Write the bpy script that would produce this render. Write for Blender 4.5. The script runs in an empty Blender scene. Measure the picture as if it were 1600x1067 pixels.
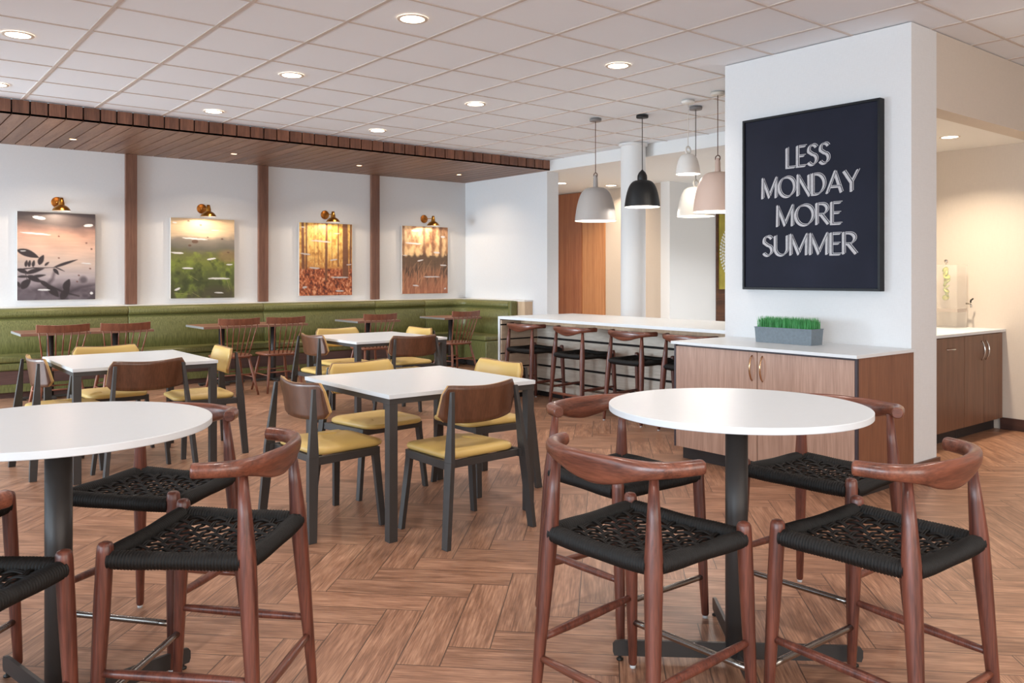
import bpy, math, random
import numpy as np
from mathutils import Vector, Matrix

random.seed(7)
scene = bpy.context.scene
COL = scene.collection
PI = math.pi
R = math.radians

# ------------------------------------------------------------------ camera, world, exposure
CAM_H = 1.351
CEIL = 3.031
cam_d = bpy.data.cameras.new('camera')
cam_d.sensor_width = 36.0
cam_d.lens = 36.0 * 1299.1 / 1600.0
cam_d.shift_y = -(533.5 - 430.7) / 1600.0
cam_d.clip_start = 0.05
cam = bpy.data.objects.new('camera', cam_d)
cam.location = (0, 0, CAM_H)
cam.rotation_euler = (PI / 2, 0, -0.6743)
COL.objects.link(cam)
scene.camera = cam

scene.view_settings.view_transform = 'Standard'
scene.view_settings.look = 'None'
scene.view_settings.gamma = 1.0
scene.view_settings.use_curve_mapping = False
scene.view_settings.exposure = 0.14

world = bpy.data.worlds.new('sky')
scene.world = world
world.use_nodes = True
bg = world.node_tree.nodes['Background']
bg.inputs['Color'].default_value = (0.72, 0.86, 1.0, 1)
bg.inputs['Strength'].default_value = 1.2

WARM = (1.0, 0.80, 0.60)
SOFTWARM = (1.0, 0.93, 0.86)
DAY = (0.74, 0.88, 1.0)


def area(name, loc, rot, sx, sy, power, color, spread=PI, parent=None, shape='RECTANGLE'):
    l = bpy.data.lights.new(name, 'AREA')
    l.shape = shape
    l.size = sx
    if shape in ('RECTANGLE', 'ELLIPSE'):
        l.size_y = sy
    l.energy = power
    l.color = color
    l.spread = spread
    o = bpy.data.objects.new(name, l)
    o.location = loc
    o.rotation_euler = rot
    COL.objects.link(o)
    if parent:
        o.parent = parent
    return o


# daylight through the windows of the left wall (light travels towards +X)
WIN_X = -3.2
WINS = [(-3.4, -0.7), (-0.3, 2.4), (2.8, 5.4), (5.8, 8.3), (8.7, 10.9)]
WIN_P = [75, 50, 18, 50, 215]
for (a, b), p in zip(WINS, WIN_P):
    area('window_daylight', (WIN_X + 0.10, (a + b) / 2, 1.35), (0, R(-77), 0), 1.7, b - a - 0.1, p, DAY, R(110))
# warm fill light added at two unseen windows in the wall behind the camera
FW_Y = -3.9
FWINS = [(-2.4, 0.8), (1.4, 4.6)]
for a, b in FWINS:
    area('window_daylight', ((a + b) / 2, FW_Y + 0.10, 1.6), (PI / 2, 0, 0), b - a - 0.1, 2.1, 92, (1.0, 0.88, 0.76))


# ------------------------------------------------------------------ materials
def srgb(h):
    if isinstance(h, str):
        h = h.lstrip('#')
        c = [int(h[i:i + 2], 16) / 255 for i in (0, 2, 4)]
    else:
        c = h
    return tuple((x / 12.92 if x <= 0.04045 else ((x + 0.055) / 1.055) ** 2.4) for x in c)


def newmat(name):
    m = bpy.data.materials.new(name)
    m.use_nodes = True
    nt = m.node_tree
    b = nt.nodes['Principled BSDF']
    return m, nt, b


def N(nt, kind, **kw):
    n = nt.nodes.new(kind)
    for k, v in kw.items():
        setattr(n, k, v)
    return n


def math_n(nt, op, a, b=None, c=None):
    n = nt.nodes.new('ShaderNodeMath')
    n.operation = op
    for i, v in enumerate((a, b, c)):
        if v is None:
            continue
        if hasattr(v, 'links') or isinstance(v, bpy.types.NodeSocket):
            nt.links.new(v, n.inputs[i])
        else:
            n.inputs[i].default_value = v
    return n.outputs[0]


def mixcol(nt, fac, a, b, mode='MIX'):
    n = nt.nodes.new('ShaderNodeMix')
    n.data_type = 'RGBA'
    n.blend_type = mode
    for i, v in ((0, fac), (6, a), (7, b)):
        if isinstance(v, bpy.types.NodeSocket):
            nt.links.new(v, n.inputs[i])
        elif i == 0:
            n.inputs[0].default_value = v
        else:
            n.inputs[i].default_value = (*v[:3], 1)
    return n.outputs[2]


def plain(name, col, rough=0.5, metal=0.0, bump=0.0, bscale=300, var=0.0, vscale=8, coat=0.0, spec=0.5):
    m, nt, b = newmat(name)
    c = srgb(col)
    b.inputs['Roughness'].default_value = rough
    b.inputs['Metallic'].default_value = metal
    b.inputs['Specular IOR Level'].default_value = spec
    b.inputs['Coat Weight'].default_value = coat
    tc = N(nt, 'ShaderNodeTexCoord')
    no = N(nt, 'ShaderNodeTexNoise')
    no.inputs['Scale'].default_value = vscale
    no.inputs['Detail'].default_value = 4
    nt.links.new(tc.outputs['Object'], no.inputs['Vector'])
    lo = tuple(x * (1 - var) for x in c)
    hi = tuple(min(1, x * (1 + var)) for x in c)
    nt.links.new(mixcol(nt, no.outputs['Fac'], lo, hi), b.inputs['Base Color'])
    if bump > 0:
        n2 = N(nt, 'ShaderNodeTexNoise')
        n2.inputs['Scale'].default_value = bscale
        nt.links.new(tc.outputs['Object'], n2.inputs['Vector'])
        bp = N(nt, 'ShaderNodeBump')
        bp.inputs['Strength'].default_value = bump
        bp.inputs['Distance'].default_value = 0.002
        nt.links.new(n2.outputs['Fac'], bp.inputs['Height'])
        nt.links.new(bp.outputs['Normal'], b.inputs['Normal'])
    return m


def wood(name, dark, light, axis=2, scale=14, stretch=0.06, rough=0.4, rnd=0.0, spec=0.5, coat=0.0, fine=0.35, coords='Object'):
    """wood whose grain runs along one axis of the object"""
    m, nt, b = newmat(name)
    tc = N(nt, 'ShaderNodeTexCoord')
    mp = N(nt, 'ShaderNodeMapping')
    s = [1, 1, 1]
    s[axis] = stretch
    mp.inputs['Scale'].default_value = s
    nt.links.new(tc.outputs[coords], mp.inputs['Vector'])
    vec = mp.outputs['Vector']
    if rnd:
        oi = N(nt, 'ShaderNodeObjectInfo')
        add = N(nt, 'ShaderNodeVectorMath', operation='ADD')
        nt.links.new(vec, add.inputs[0])
        nt.links.new(oi.outputs['Random'], add.inputs[1])
        vec = add.outputs[0]
    n1 = N(nt, 'ShaderNodeTexNoise')
    n1.inputs['Scale'].default_value = scale
    n1.inputs['Detail'].default_value = 5
    n1.inputs['Roughness'].default_value = 0.6
    n1.inputs['Distortion'].default_value = 0.6
    nt.links.new(vec, n1.inputs['Vector'])
    n2 = N(nt, 'ShaderNodeTexNoise')
    n2.inputs['Scale'].default_value = scale * 7
    n2.inputs['Detail'].default_value = 3
    nt.links.new(vec, n2.inputs['Vector'])
    f = math_n(nt, 'ADD', math_n(nt, 'MULTIPLY', n1.outputs['Fac'], 1 - fine), math_n(nt, 'MULTIPLY', n2.outputs['Fac'], fine))
    cr = N(nt, 'ShaderNodeValToRGB')
    cr.color_ramp.elements[0].position = 0.36
    cr.color_ramp.elements[1].position = 0.64
    cr.color_ramp.elements[0].color = (*srgb(dark), 1)
    cr.color_ramp.elements[1].color = (*srgb(light), 1)
    nt.links.new(f, cr.inputs['Fac'])
    nt.links.new(cr.outputs['Color'], b.inputs['Base Color'])
    b.inputs['Roughness'].default_value = rough
    b.inputs['Specular IOR Level'].default_value = spec
    b.inputs['Coat Weight'].default_value = coat
    b.inputs['Coat Roughness'].default_value = 0.15
    return m


def emis(name, col, s):
    m, nt, b = newmat(name)
    b.inputs['Base Color'].default_value = (*srgb(col), 1)
    b.inputs['Emission Color'].default_value = (*srgb(col), 1)
    b.inputs['Emission Strength'].default_value = s
    return m


def herringbone():
    m, nt, b = newmat('herringbone_wood_tile')
    tc = N(nt, 'ShaderNodeTexCoord')
    sp = N(nt, 'ShaderNodeSeparateXYZ')
    nt.links.new(tc.outputs['Object'], sp.inputs[0])
    X, Y = sp.outputs[0], sp.outputs[1]
    W = 0.1545
    n = 4.0
    k = 1 / math.sqrt(2)
    u = math_n(nt, 'MULTIPLY', math_n(nt, 'SUBTRACT', X, Y), k / W)
    v = math_n(nt, 'MULTIPLY', math_n(nt, 'ADD', X, Y), k / W)
    U = math_n(nt, 'ADD', u, 0.723 / W)
    V = math_n(nt, 'ADD', v, 1 - 2.829 / W)
    i = math_n(nt, 'FLOOR', U)
    j = math_n(nt, 'FLOOR', V)
    fu = math_n(nt, 'SUBTRACT', U, i)
    fv = math_n(nt, 'SUBTRACT', V, j)
    hl0 = math_n(nt, 'SUBTRACT', U, j)
    hl = math_n(nt, 'FLOORED_MODULO', hl0, 2 * n)
    hid = math_n(nt, 'FLOOR', math_n(nt, 'DIVIDE', hl0, 2 * n))
    vl0 = math_n(nt, 'SUBTRACT', math_n(nt, 'SUBTRACT', V, i), 1.0)
    vl = math_n(nt, 'FLOORED_MODULO', vl0, 2 * n)
    vid = math_n(nt, 'FLOOR', math_n(nt, 'DIVIDE', vl0, 2 * n))
    isH = math_n(nt, 'LESS_THAN', hl, n)

    def sel(a, c):
        # isH ? a : c
        return math_n(nt, 'ADD', math_n(nt, 'MULTIPLY', a, isH), math_n(nt, 'MULTIPLY', c, math_n(nt, 'SUBTRACT', 1.0, isH)))
    along = sel(hl, vl)
    across = sel(fv, fu)
    id1 = sel(hid, math_n(nt, 'ADD', vid, 31.3))
    id2 = sel(j, i)
    cv = N(nt, 'ShaderNodeCombineXYZ')
    nt.links.new(id1, cv.inputs[0])
    nt.links.new(id2, cv.inputs[1])
    nt.links.new(isH, cv.inputs[2])
    wn = N(nt, 'ShaderNodeTexWhiteNoise')
    nt.links.new(cv.outputs[0], wn.inputs['Vector'])
    rv = wn.outputs['Value']
    # grain coordinates
    gv = N(nt, 'ShaderNodeCombineXYZ')
    nt.links.new(math_n(nt, 'MULTIPLY', along, 0.16), gv.inputs[0])
    nt.links.new(across, gv.inputs[1])
    nt.links.new(math_n(nt, 'MULTIPLY', rv, 57.0), gv.inputs[2])
    n1 = N(nt, 'ShaderNodeTexNoise')
    n1.inputs['Scale'].default_value = 3.0
    n1.inputs['Detail'].default_value = 6
    n1.inputs['Roughness'].default_value = 0.62
    n1.inputs['Distortion'].default_value = 0.5
    nt.links.new(gv.outputs[0], n1.inputs['Vector'])
    gv2 = N(nt, 'ShaderNodeCombineXYZ')
    nt.links.new(math_n(nt, 'MULTIPLY', along, 0.30), gv2.inputs[0])
    nt.links.new(math_n(nt, 'MULTIPLY', across, 6.0), gv2.inputs[1])
    nt.links.new(math_n(nt, 'MULTIPLY', rv, 91.0), gv2.inputs[2])
    n2 = N(nt, 'ShaderNodeTexNoise')
    n2.inputs['Scale'].default_value = 4.0
    n2.inputs['Detail'].default_value = 4
    nt.links.new(gv2.outputs[0], n2.inputs['Vector'])
    g = math_n(nt, 'ADD', math_n(nt, 'MULTIPLY', n1.outputs['Fac'], 0.5), math_n(nt, 'MULTIPLY', n2.outputs['Fac'], 0.5))
    cr = N(nt, 'ShaderNodeValToRGB')
    e = cr.color_ramp.elements
    e[0].position = 0.33
    e[0].color = (*srgb('#6f4d3b'), 1)
    e[1].position = 0.66
    e[1].color = (*srgb('#c4977a'), 1)
    mid = cr.color_ramp.elements.new(0.5)
    mid.color = (*srgb('#9e735a'), 1)
    nt.links.new(g, cr.inputs['Fac'])
    hsv = N(nt, 'ShaderNodeHueSaturation')
    nt.links.new(cr.outputs['Color'], hsv.inputs['Color'])
    nt.links.new(math_n(nt, 'ADD', math_n(nt, 'MULTIPLY', rv, 0.22), 0.89), hsv.inputs['Value'])
    # joints
    g1 = math_n(nt, 'MINIMUM', along, math_n(nt, 'SUBTRACT', n, along))
    g2 = math_n(nt, 'MINIMUM', across, math_n(nt, 'SUBTRACT', 1.0, across))
    gap = math_n(nt, 'LESS_THAN', math_n(nt, 'MINIMUM', g1, g2), 0.015)
    base = mixcol(nt, math_n(nt, 'MULTIPLY', gap, 0.85), hsv.outputs['Color'], srgb('#4e3a30'))
    nt.links.new(base, b.inputs['Base Color'])
    nt.links.new(math_n(nt, 'ADD', math_n(nt, 'MULTIPLY', n2.outputs['Fac'], 0.16), 0.30), b.inputs['Roughness'])
    b.inputs['Specular IOR Level'].default_value = 0.42
    bp = N(nt, 'ShaderNodeBump')
    bp.inputs['Strength'].default_value = 0.25
    bp.inputs['Distance'].default_value = 0.003
    nt.links.new(math_n(nt, 'SUBTRACT', math_n(nt, 'MULTIPLY', g, 0.4), gap), bp.inputs['Height'])
    nt.links.new(bp.outputs['Normal'], b.inputs['Normal'])
    return m


def planks_mat(name, dark, light, axis, pitch, off, grain_axis, rough=0.5):
    """boards that differ a little in tone from one to the next along an axis"""
    m = wood(name, dark, light, grain_axis, 16, 0.07, rough)
    nt = m.node_tree
    b = nt.nodes['Principled BSDF']
    src = b.inputs['Base Color'].links[0].from_socket
    tc = N(nt, 'ShaderNodeTexCoord')
    sp = N(nt, 'ShaderNodeSeparateXYZ')
    nt.links.new(tc.outputs['Object'], sp.inputs[0])
    idx = math_n(nt, 'FLOOR', math_n(nt, 'DIVIDE', math_n(nt, 'SUBTRACT', sp.outputs[axis], off), pitch))
    wn = N(nt, 'ShaderNodeTexWhiteNoise', noise_dimensions='1D')
    nt.links.new(idx, wn.inputs['W'])
    hsv = N(nt, 'ShaderNodeHueSaturation')
    nt.links.new(src, hsv.inputs['Color'])
    nt.links.new(math_n(nt, 'ADD', math_n(nt, 'MULTIPLY', wn.outputs['Value'], 0.35), 0.82), hsv.inputs['Value'])
    nt.links.new(hsv.outputs['Color'], b.inputs['Base Color'])
    return m


def vcol_mat(name, rough=0.55):
    m, nt, b = newmat(name)
    a = N(nt, 'ShaderNodeVertexColor')
    a.layer_name = 'Col'
    nt.links.new(a.outputs['Color'], b.inputs['Base Color'])
    b.inputs['Roughness'].default_value = rough
    return m


def linen(name, col, rough=0.85, bump=0.25):
    """wall covering with a fine woven texture"""
    m, nt, b = newmat(name)
    tc = N(nt, 'ShaderNodeTexCoord')
    outs = []
    for sc in ((500, 500, 40), (40, 40, 500)):
        mp = N(nt, 'ShaderNodeMapping')
        mp.inputs['Scale'].default_value = sc
        nt.links.new(tc.outputs['Object'], mp.inputs['Vector'])
        no = N(nt, 'ShaderNodeTexNoise')
        no.inputs['Scale'].default_value = 0.6
        nt.links.new(mp.outputs['Vector'], no.inputs['Vector'])
        outs.append(no.outputs['Fac'])
    f = math_n(nt, 'MULTIPLY', math_n(nt, 'ADD', outs[0], outs[1]), 0.5)
    c = srgb(col)
    nt.links.new(mixcol(nt, f, tuple(x * 0.9 for x in c), tuple(min(1, x * 1.08) for x in c)), b.inputs['Base Color'])
    b.inputs['Roughness'].default_value = rough
    bp = N(nt, 'ShaderNodeBump')
    bp.inputs['Strength'].default_value = bump
    bp.inputs['Distance'].default_value = 0.001
    nt.links.new(f, bp.inputs['Height'])
    nt.links.new(bp.outputs['Normal'], b.inputs['Normal'])
    return m


def vinyl(name, dark, light):
    """green banquette vinyl with a fine vertical thread"""
    m, nt, b = newmat(name)
    tc = N(nt, 'ShaderNodeTexCoord')
    mp = N(nt, 'ShaderNodeMapping')
    mp.inputs['Scale'].default_value = (190, 190, 14)
    nt.links.new(tc.outputs['Object'], mp.inputs['Vector'])
    no = N(nt, 'ShaderNodeTexNoise')
    no.inputs['Scale'].default_value = 1.0
    no.inputs['Detail'].default_value = 2
    nt.links.new(mp.outputs['Vector'], no.inputs['Vector'])
    cr = N(nt, 'ShaderNodeValToRGB')
    cr.color_ramp.elements[0].position = 0.35
    cr.color_ramp.elements[1].position = 0.65
    cr.color_ramp.elements[0].color = (*srgb(dark), 1)
    cr.color_ramp.elements[1].color = (*srgb(light), 1)
    nt.links.new(no.outputs['Fac'], cr.inputs['Fac'])
    nt.links.new(cr.outputs['Color'], b.inputs['Base Color'])
    b.inputs['Roughness'].default_value = 0.42
    bp = N(nt, 'ShaderNodeBump')
    bp.inputs['Strength'].default_value = 0.3
    bp.inputs['Distance'].default_value = 0.001
    nt.links.new(no.outputs['Fac'], bp.inputs['Height'])
    nt.links.new(bp.outputs['Normal'], b.inputs['Normal'])
    return m


def glass(name, col=(1, 1, 1), rough=0.0, ior=1.45):
    m, nt, b = newmat(name)
    b.inputs['Base Color'].default_value = (*col, 1)
    b.inputs['Transmission Weight'].default_value = 1.0
    b.inputs['Roughness'].default_value = rough
    b.inputs['IOR'].default_value = ior
    return m


M = {}
M['floor'] = herringbone()
M['bounce_floor'] = plain('pale_bounce_floor', '#d6d0c8', 0.4)
M['tile'] = plain('ceiling_tile', '#e9ecf0', 0.9, bump=0.35, bscale=500)
M['grid'] = plain('ceiling_grid_metal', '#c9bdb4', 0.5)
M['wall'] = linen('linen_wall_covering', '#dbdcdd')
M['wall_warm'] = linen('warm_wall_covering', '#cfc3b6')
M['wall_plain'] = plain('painted_wall', '#e2e1df', 0.7, bump=0.1)
M['paint_white'] = plain('white_paint', '#e9e6e1', 0.55)
M['walnut'] = wood('stool_walnut', '#42211a', '#794333', 2, 30, 0.05, 0.36, rnd=1, coat=0.08)
M['walnut_rail'] = wood('stool_rail_walnut', '#4a271d', '#844d39', 0, 30, 0.07, 0.30, rnd=1, coat=0.2)
M['rope'] = plain('black_rope', '#151210', 0.6, bump=0.3, bscale=900, spec=0.35)
M['steel'] = plain('brushed_steel', '#9a948e', 0.22, metal=1.0)
M['glide'] = plain('nylon_glide', '#cfd2d3', 0.35)
M['black_metal'] = plain('dark_bronze_metal', '#3b3735', 0.42, metal=0.25)
M['frame'] = plain('chair_frame_charcoal', '#3c3836', 0.48, metal=0.1)
M['quartz'] = plain('white_quartz', '#d9dde0', 0.32, var=0.02, vscale=30)
M['yellow'] = plain('mustard_vinyl', '#d0ae66', 0.42, bump=0.12, bscale=260)
M['veneer'] = wood('walnut_veneer', '#51311f', '#6c452f', 2, 20, 0.12, 0.36, coat=0.35)
M['veneer_edge'] = plain('plywood_edge', '#b48a58', 0.5)
M['windsor'] = wood('windsor_beech', '#683a29', '#88533b', 2, 22, 0.1, 0.36)
M['laminate'] = wood('table_laminate', '#7b5443', '#9c715c', 0, 16, 0.06, 0.42)
M['lam_edge'] = plain('laminate_edge', '#85827e', 0.45)
M['soffit'] = planks_mat('soffit_boards', '#6a4635', '#937058', 0, 0.1547, 1.216, 1, 0.45)
M['fascia'] = planks_mat('fascia_boards', '#5e3b2c', '#8f6049', 0, 0.1547, 1.216, 2, 0.45)
M['batten'] = wood('wall_batten', '#5c3c2e', '#845c49', 2, 16, 0.05, 0.45)
M['dark_gap'] = plain('dark_gap', '#1a1210', 0.9)
M['dark_base'] = plain('dark_base', '#2a2322', 0.6)
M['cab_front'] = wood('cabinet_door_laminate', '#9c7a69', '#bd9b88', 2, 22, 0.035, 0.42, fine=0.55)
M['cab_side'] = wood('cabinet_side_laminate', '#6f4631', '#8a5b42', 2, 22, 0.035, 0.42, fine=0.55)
M['cab_edge'] = plain('cabinet_edge', '#3a3036', 0.5)
M['alcove_wood'] = wood('alcove_cabinet_laminate', '#62422f', '#805a43', 2, 20, 0.035, 0.4, fine=0.5)
M['corr_wood'] = wood('corridor_wood_panel', '#8a4f2e', '#aa6b42', 2, 16, 0.03, 0.42, fine=0.5)
M['corr_wood2'] = wood('corridor_light_panel', '#aa6f42', '#c98f5c', 2, 16, 0.03, 0.42, fine=0.5)
M['slat'] = wood('whitewashed_slats', '#b9ab9b', '#d6cbbd', 1, 9, 0.12, 0.5, fine=0.4)
M['slat_x'] = wood('whitewashed_end_slats', '#b9a28a', '#d6c3ae', 0, 9, 0.12, 0.5, fine=0.4)
M['vinyl'] = vinyl('green_vinyl', '#5a5a30', '#7c7b48')
M['brass'] = plain('aged_brass', '#b5813b', 0.28, metal=1.0)
M['brass_dark'] = plain('aged_brass_plate', '#a4662c', 0.4, metal=0.9)
M['bulb'] = emis('warm_lamp_glow', '#ffe6c0', 9)
M['diff'] = emis('downlight_diffuser', '#fff0dc', 7)
M['diff_small'] = emis('small_downlight_glow', '#ffe2bd', 4)
M['trim_white'] = plain('light_trim_ring', '#d9c9b8', 0.45)
M['p_grey'] = plain('grey_shade_lacquer', '#a29c98', 0.5)
M['p_black'] = plain('black_shade_lacquer', '#0c0c0e', 0.5)
M['p_white'] = plain('white_shade_lacquer', '#e4e0da', 0.45)
M['p_sand'] = plain('sand_shade_lacquer', '#cfc8bd', 0.5)
M['p_pink'] = plain('blush_shade_lacquer', '#d0b5a6', 0.5)
M['shade_in'] = plain('shade_inside_white', '#f3efe8', 0.5)
M['cord'] = plain('brown_cord', '#5b4036', 0.6)
M['cord_dark'] = plain('dark_cord', '#2e2723', 0.6)
M['cord_white'] = plain('white_cord', '#d8d2ca', 0.6)
M['canopy_grey'] = plain('grey_canopy', '#7d7876', 0.5)
M['slate'] = plain('slate_planter', '#6d7880', 0.6, var=0.25, vscale=60, bump=0.2, bscale=120)
M['grass'] = plain('artificial_grass', '#4d9e5a', 0.45, var=0.45, vscale=25)
M['sign_frame'] = plain('black_sign_frame', '#0b0a0e', 0.45, spec=0.3)
M['sign_board'] = plain('navy_chalkboard', '#20222f', 0.6, var=0.40, vscale=2.6, spec=0.14)
M['chalk'] = plain('chalk_white', '#b9b8bb', 0.8, var=0.22, vscale=70)
M['acrylic'] = plain('clear_acrylic', '#efe6dc', 0.06)
M['acrylic'].node_tree.nodes['Principled BSDF'].inputs['Alpha'].default_value = 0.16
M['glasspane'] = glass('window_glass', (0.95, 0.98, 1.0), 0.0, 1.1)
M['acrylic_edge'] = plain('frosted_acrylic', '#b3a69b', 0.4)
M['lime'] = plain('lime_slice', '#c3cc5a', 0.5, var=0.2, vscale=60)
M['lime_rind'] = plain('lime_rind', '#6f8b34', 0.5)
M['chrome'] = plain('chrome', '#c9c6c2', 0.12, metal=1.0)
M['satin'] = plain('satin_brass_handle', '#c7a27f', 0.25, metal=1.0)
M['black'] = plain('black_plastic', '#17130f', 0.4)
M['base_wood'] = wood('baseboard_wood', '#51352a', '#6b4838', 0, 14, 0.08, 0.45)
M['base_side'] = wood('baseboard_side_wood', '#3a2621', '#4f342c', 1, 14, 0.08, 0.45)
M['ledge_wood'] = wood('ledge_wood', '#c2a485', '#d9bf9f', 2, 14, 0.06, 0.5)
M['kick_wood'] = wood('banquette_base_wood', '#4a332c', '#634640', 0, 10, 0.07, 0.5)
M['art'] = vcol_mat('printed_wood_art', 0.5)
M['art_edge'] = plain('art_panel_edge', '#cfc6bd', 0.6)
M['smear'] = plain('white_print_mark', '#d7d4d2', 0.6)
M['mosaic'] = plain('white_floral_mosaic', '#e2e2de', 0.6)
M['art_yellow'] = plain('olive_yellow_print', '#a99a3e', 0.6, var=0.35, vscale=6)
M['plank_dark'] = planks_mat('dark_plank_wall', '#39241a', '#6a4128', 2, 0.11, 0.0, 0, 0.5)


# ------------------------------------------------------------------ mesh helpers
class MB:
    def __init__(s):
        s.v = []
        s.f = []
        s.m = []
        s.sm = []

    def add(s, vs, fs, mi=0, smooth=False):
        o = len(s.v)
        s.v += [tuple(p) for p in vs]
        for f in fs:
            s.f.append(tuple(i + o for i in f))
            s.m.append(mi)
            s.sm.append(smooth)
        return s

    def box(s, x0, x1, y0, y1, z0, z1, mi=0):
        vs = [(x, y, z) for z in (z0, z1) for y in (y0, y1) for x in (x0, x1)]
        s.add(vs, [(0, 2, 3, 1), (4, 5, 7, 6), (0, 1, 5, 4), (2, 6, 7, 3), (0, 4, 6, 2), (1, 3, 7, 5)], mi)
        return s

    def bar(s, a, b, wa, ha, wb=None, hb=None, up=(0, 0, 1), mi=0):
        """rectangular bar from a to b; w across, h along the up-ish direction"""
        wb = wa if wb is None else wb
        hb = ha if hb is None else hb
        a, b = Vector(a), Vector(b)
        d = (b - a).normalized()
        u = Vector(up)
        x = d.cross(u).normalized()
        y = x.cross(d).normalized()
        vs = []
        for p, w, h in ((a, wa, ha), (b, wb, hb)):
            for sx, sy in ((-1, -1), (1, -1), (1, 1), (-1, 1)):
                vs.append(p + x * (sx * w / 2) + y * (sy * h / 2))
        s.add(vs, [(3, 2, 1, 0), (4, 5, 6, 7), (0, 1, 5, 4), (1, 2, 6, 5), (2, 3, 7, 6), (3, 0, 4, 7)], mi)
        return s

    def hexa(s, bot, top, mi=0):
        """eight corner solid, bottom four and top four anticlockwise"""
        s.add(list(bot) + list(top), [(3, 2, 1, 0), (4, 5, 6, 7), (0, 1, 5, 4), (1, 2, 6, 5), (2, 3, 7, 6), (3, 0, 4, 7)], mi)
        return s

    def tube(s, path, rad, seg=10, mi=0, cap=True, smooth=True, closed=False):
        P = [Vector(p) for p in path]
        n = len(P)
        if not hasattr(rad, '__len__'):
            rad = [rad] * n
        t0 = (P[1] - P[0]).normalized()
        ref = Vector((0, 0, 1)) if abs(t0.z) < 0.9 else Vector((1, 0, 0))
        x = t0.cross(ref).normalized()
        vs = []
        for i in range(n):
            if closed:
                t = (P[(i + 1) % n] - P[i - 1]).normalized()
            else:
                t = (P[min(i + 1, n - 1)] - P[max(i - 1, 0)]).normalized()
            x = (x - t * x.dot(t)).normalized()
            y = t.cross(x)
            for k in range(seg):
                a = 2 * PI * k / seg
                vs.append(P[i] + (x * math.cos(a) + y * math.sin(a)) * rad[i])
        fs = []
        for i in range(n if closed else n - 1):
            for k in range(seg):
                a = i * seg + k
                b_ = i * seg + (k + 1) % seg
                j = ((i + 1) % n) * seg
                fs.append((a, b_, j + (k + 1) % seg, j + k))
        s.add(vs, fs, mi, smooth)
        if cap and not closed:
            o = len(s.v) - n * seg
            s.f.append(tuple(o + k for k in range(seg))[::-1])
            s.f.append(tuple(o + (n - 1) * seg + k for k in range(seg)))
            s.m += [mi, mi]
            s.sm += [False, False]
        return s

    def lathe(s, prof, c=(0, 0, 0), seg=32, mi=0, smooth=True):
        """prof: (radius, z) list from bottom to top"""
        vs = []
        for r, z in prof:
            for k in range(seg):
                a = 2 * PI * k / seg
                vs.append((c[0] + r * math.cos(a), c[1] + r * math.sin(a), c[2] + z))
        fs = []
        for i in range(len(prof) - 1):
            for k in range(seg):
                fs.append((i * seg + k, i * seg + (k + 1) % seg, (i + 1) * seg + (k + 1) % seg, (i + 1) * seg + k))
        s.add(vs, fs, mi, smooth)
        return s

    def prism(s, poly, z0, z1, mi=0, smooth_side=False):
        n = len(poly)
        vs = [(x, y, z0) for x, y in poly] + [(x, y, z1) for x, y in poly]
        s.add(vs, [tuple(range(n))[::-1], tuple(range(n, 2 * n))], mi)
        o = len(s.v) - 2 * n
        for k in range(n):
            s.f.append((o + k, o + (k + 1) % n, o + n + (k + 1) % n, o + n + k))
            s.m.append(mi)
            s.sm.append(smooth_side)
        return s

    def loft(s, rings, mi=0, smooth=True, cap=True, closed=False):
        n = len(rings[0])
        vs = [p for r in rings for p in r]
        fs = []
        m = len(rings)
        for i in range(m if closed else m - 1):
            for k in range(n):
                a = i * n
                b_ = ((i + 1) % m) * n
                fs.append((a + k, a + (k + 1) % n, b_ + (k + 1) % n, b_ + k))
        s.add(vs, fs, mi, smooth)
        if cap and not closed:
            o = len(s.v) - len(vs)
            s.f.append(tuple(o + k for k in range(n))[::-1])
            s.f.append(tuple(o + (m - 1) * n + k for k in range(n)))
            s.m += [mi, mi]
            s.sm += [False, False]
        return s

    def xform(s, mat):
        s.v = [tuple(mat @ Vector(p)) for p in s.v]
        return s

    def build(s, name, mats, parent=None, bevel=0.0, bseg=2, loc=None):
        me = bpy.data.meshes.new(name)
        me.from_pydata([tuple(p) for p in s.v], [], s.f)
        if not isinstance(mats, (list, tuple)):
            mats = [mats]
        for m in mats:
            me.materials.append(m)
        me.polygons.foreach_set('material_index', s.m)
        me.polygons.foreach_set('use_smooth', s.sm)
        me.update()
        o = bpy.data.objects.new(name, me)
        COL.objects.link(o)
        if parent:
            o.parent = parent
        if loc:
            o.location = loc
        if bevel:
            b = o.modifiers.new('bevel', 'BEVEL')
            b.width = bevel
            b.segments = bseg
            b.limit_method = 'ANGLE'
            b.angle_limit = R(40)
            b.harden_normals = False
        return o


def thing(name, label, cat, loc=(0, 0, 0), rz=0, group=None):
    o = bpy.data.objects.new(name, None)
    o.empty_display_size = 0.1
    COL.objects.link(o)
    o.location = loc
    o.rotation_euler = (0, 0, rz)
    tag(o, label, cat, group)
    return o


def tag(o, label, cat, group=None):
    o['label'] = label
    o['category'] = cat
    if group:
        o['group'] = group
    return o


def struct(o):
    o['kind'] = 'structure'
    return o


CHILD = {}


def copy_tree(o, parent=None):
    c = o.copy()
    COL.objects.link(c)
    if parent:
        c.parent = parent
    for ch in list(o.children):
        copy_tree(ch, c)
    return c


def dup(root, label, loc, rz, group=None):
    c = copy_tree(root)
    c.location = loc
    c.rotation_euler = (0, 0, rz)
    c['label'] = label
    if group:
        c['group'] = group
    return c


def rrect(hw, hh, r, n=6, cx=0, cy=0):
    pts = []
    for (sx, sy, a0) in ((1, 1, 0), (-1, 1, PI / 2), (-1, -1, PI), (1, -1, 3 * PI / 2)):
        for k in range(n + 1):
            a = a0 + PI / 2 * k / n
            pts.append((cx + sx * (hw - r) + r * math.cos(a), cy + sy * (hh - r) + r * math.sin(a)))
    return pts


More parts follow.
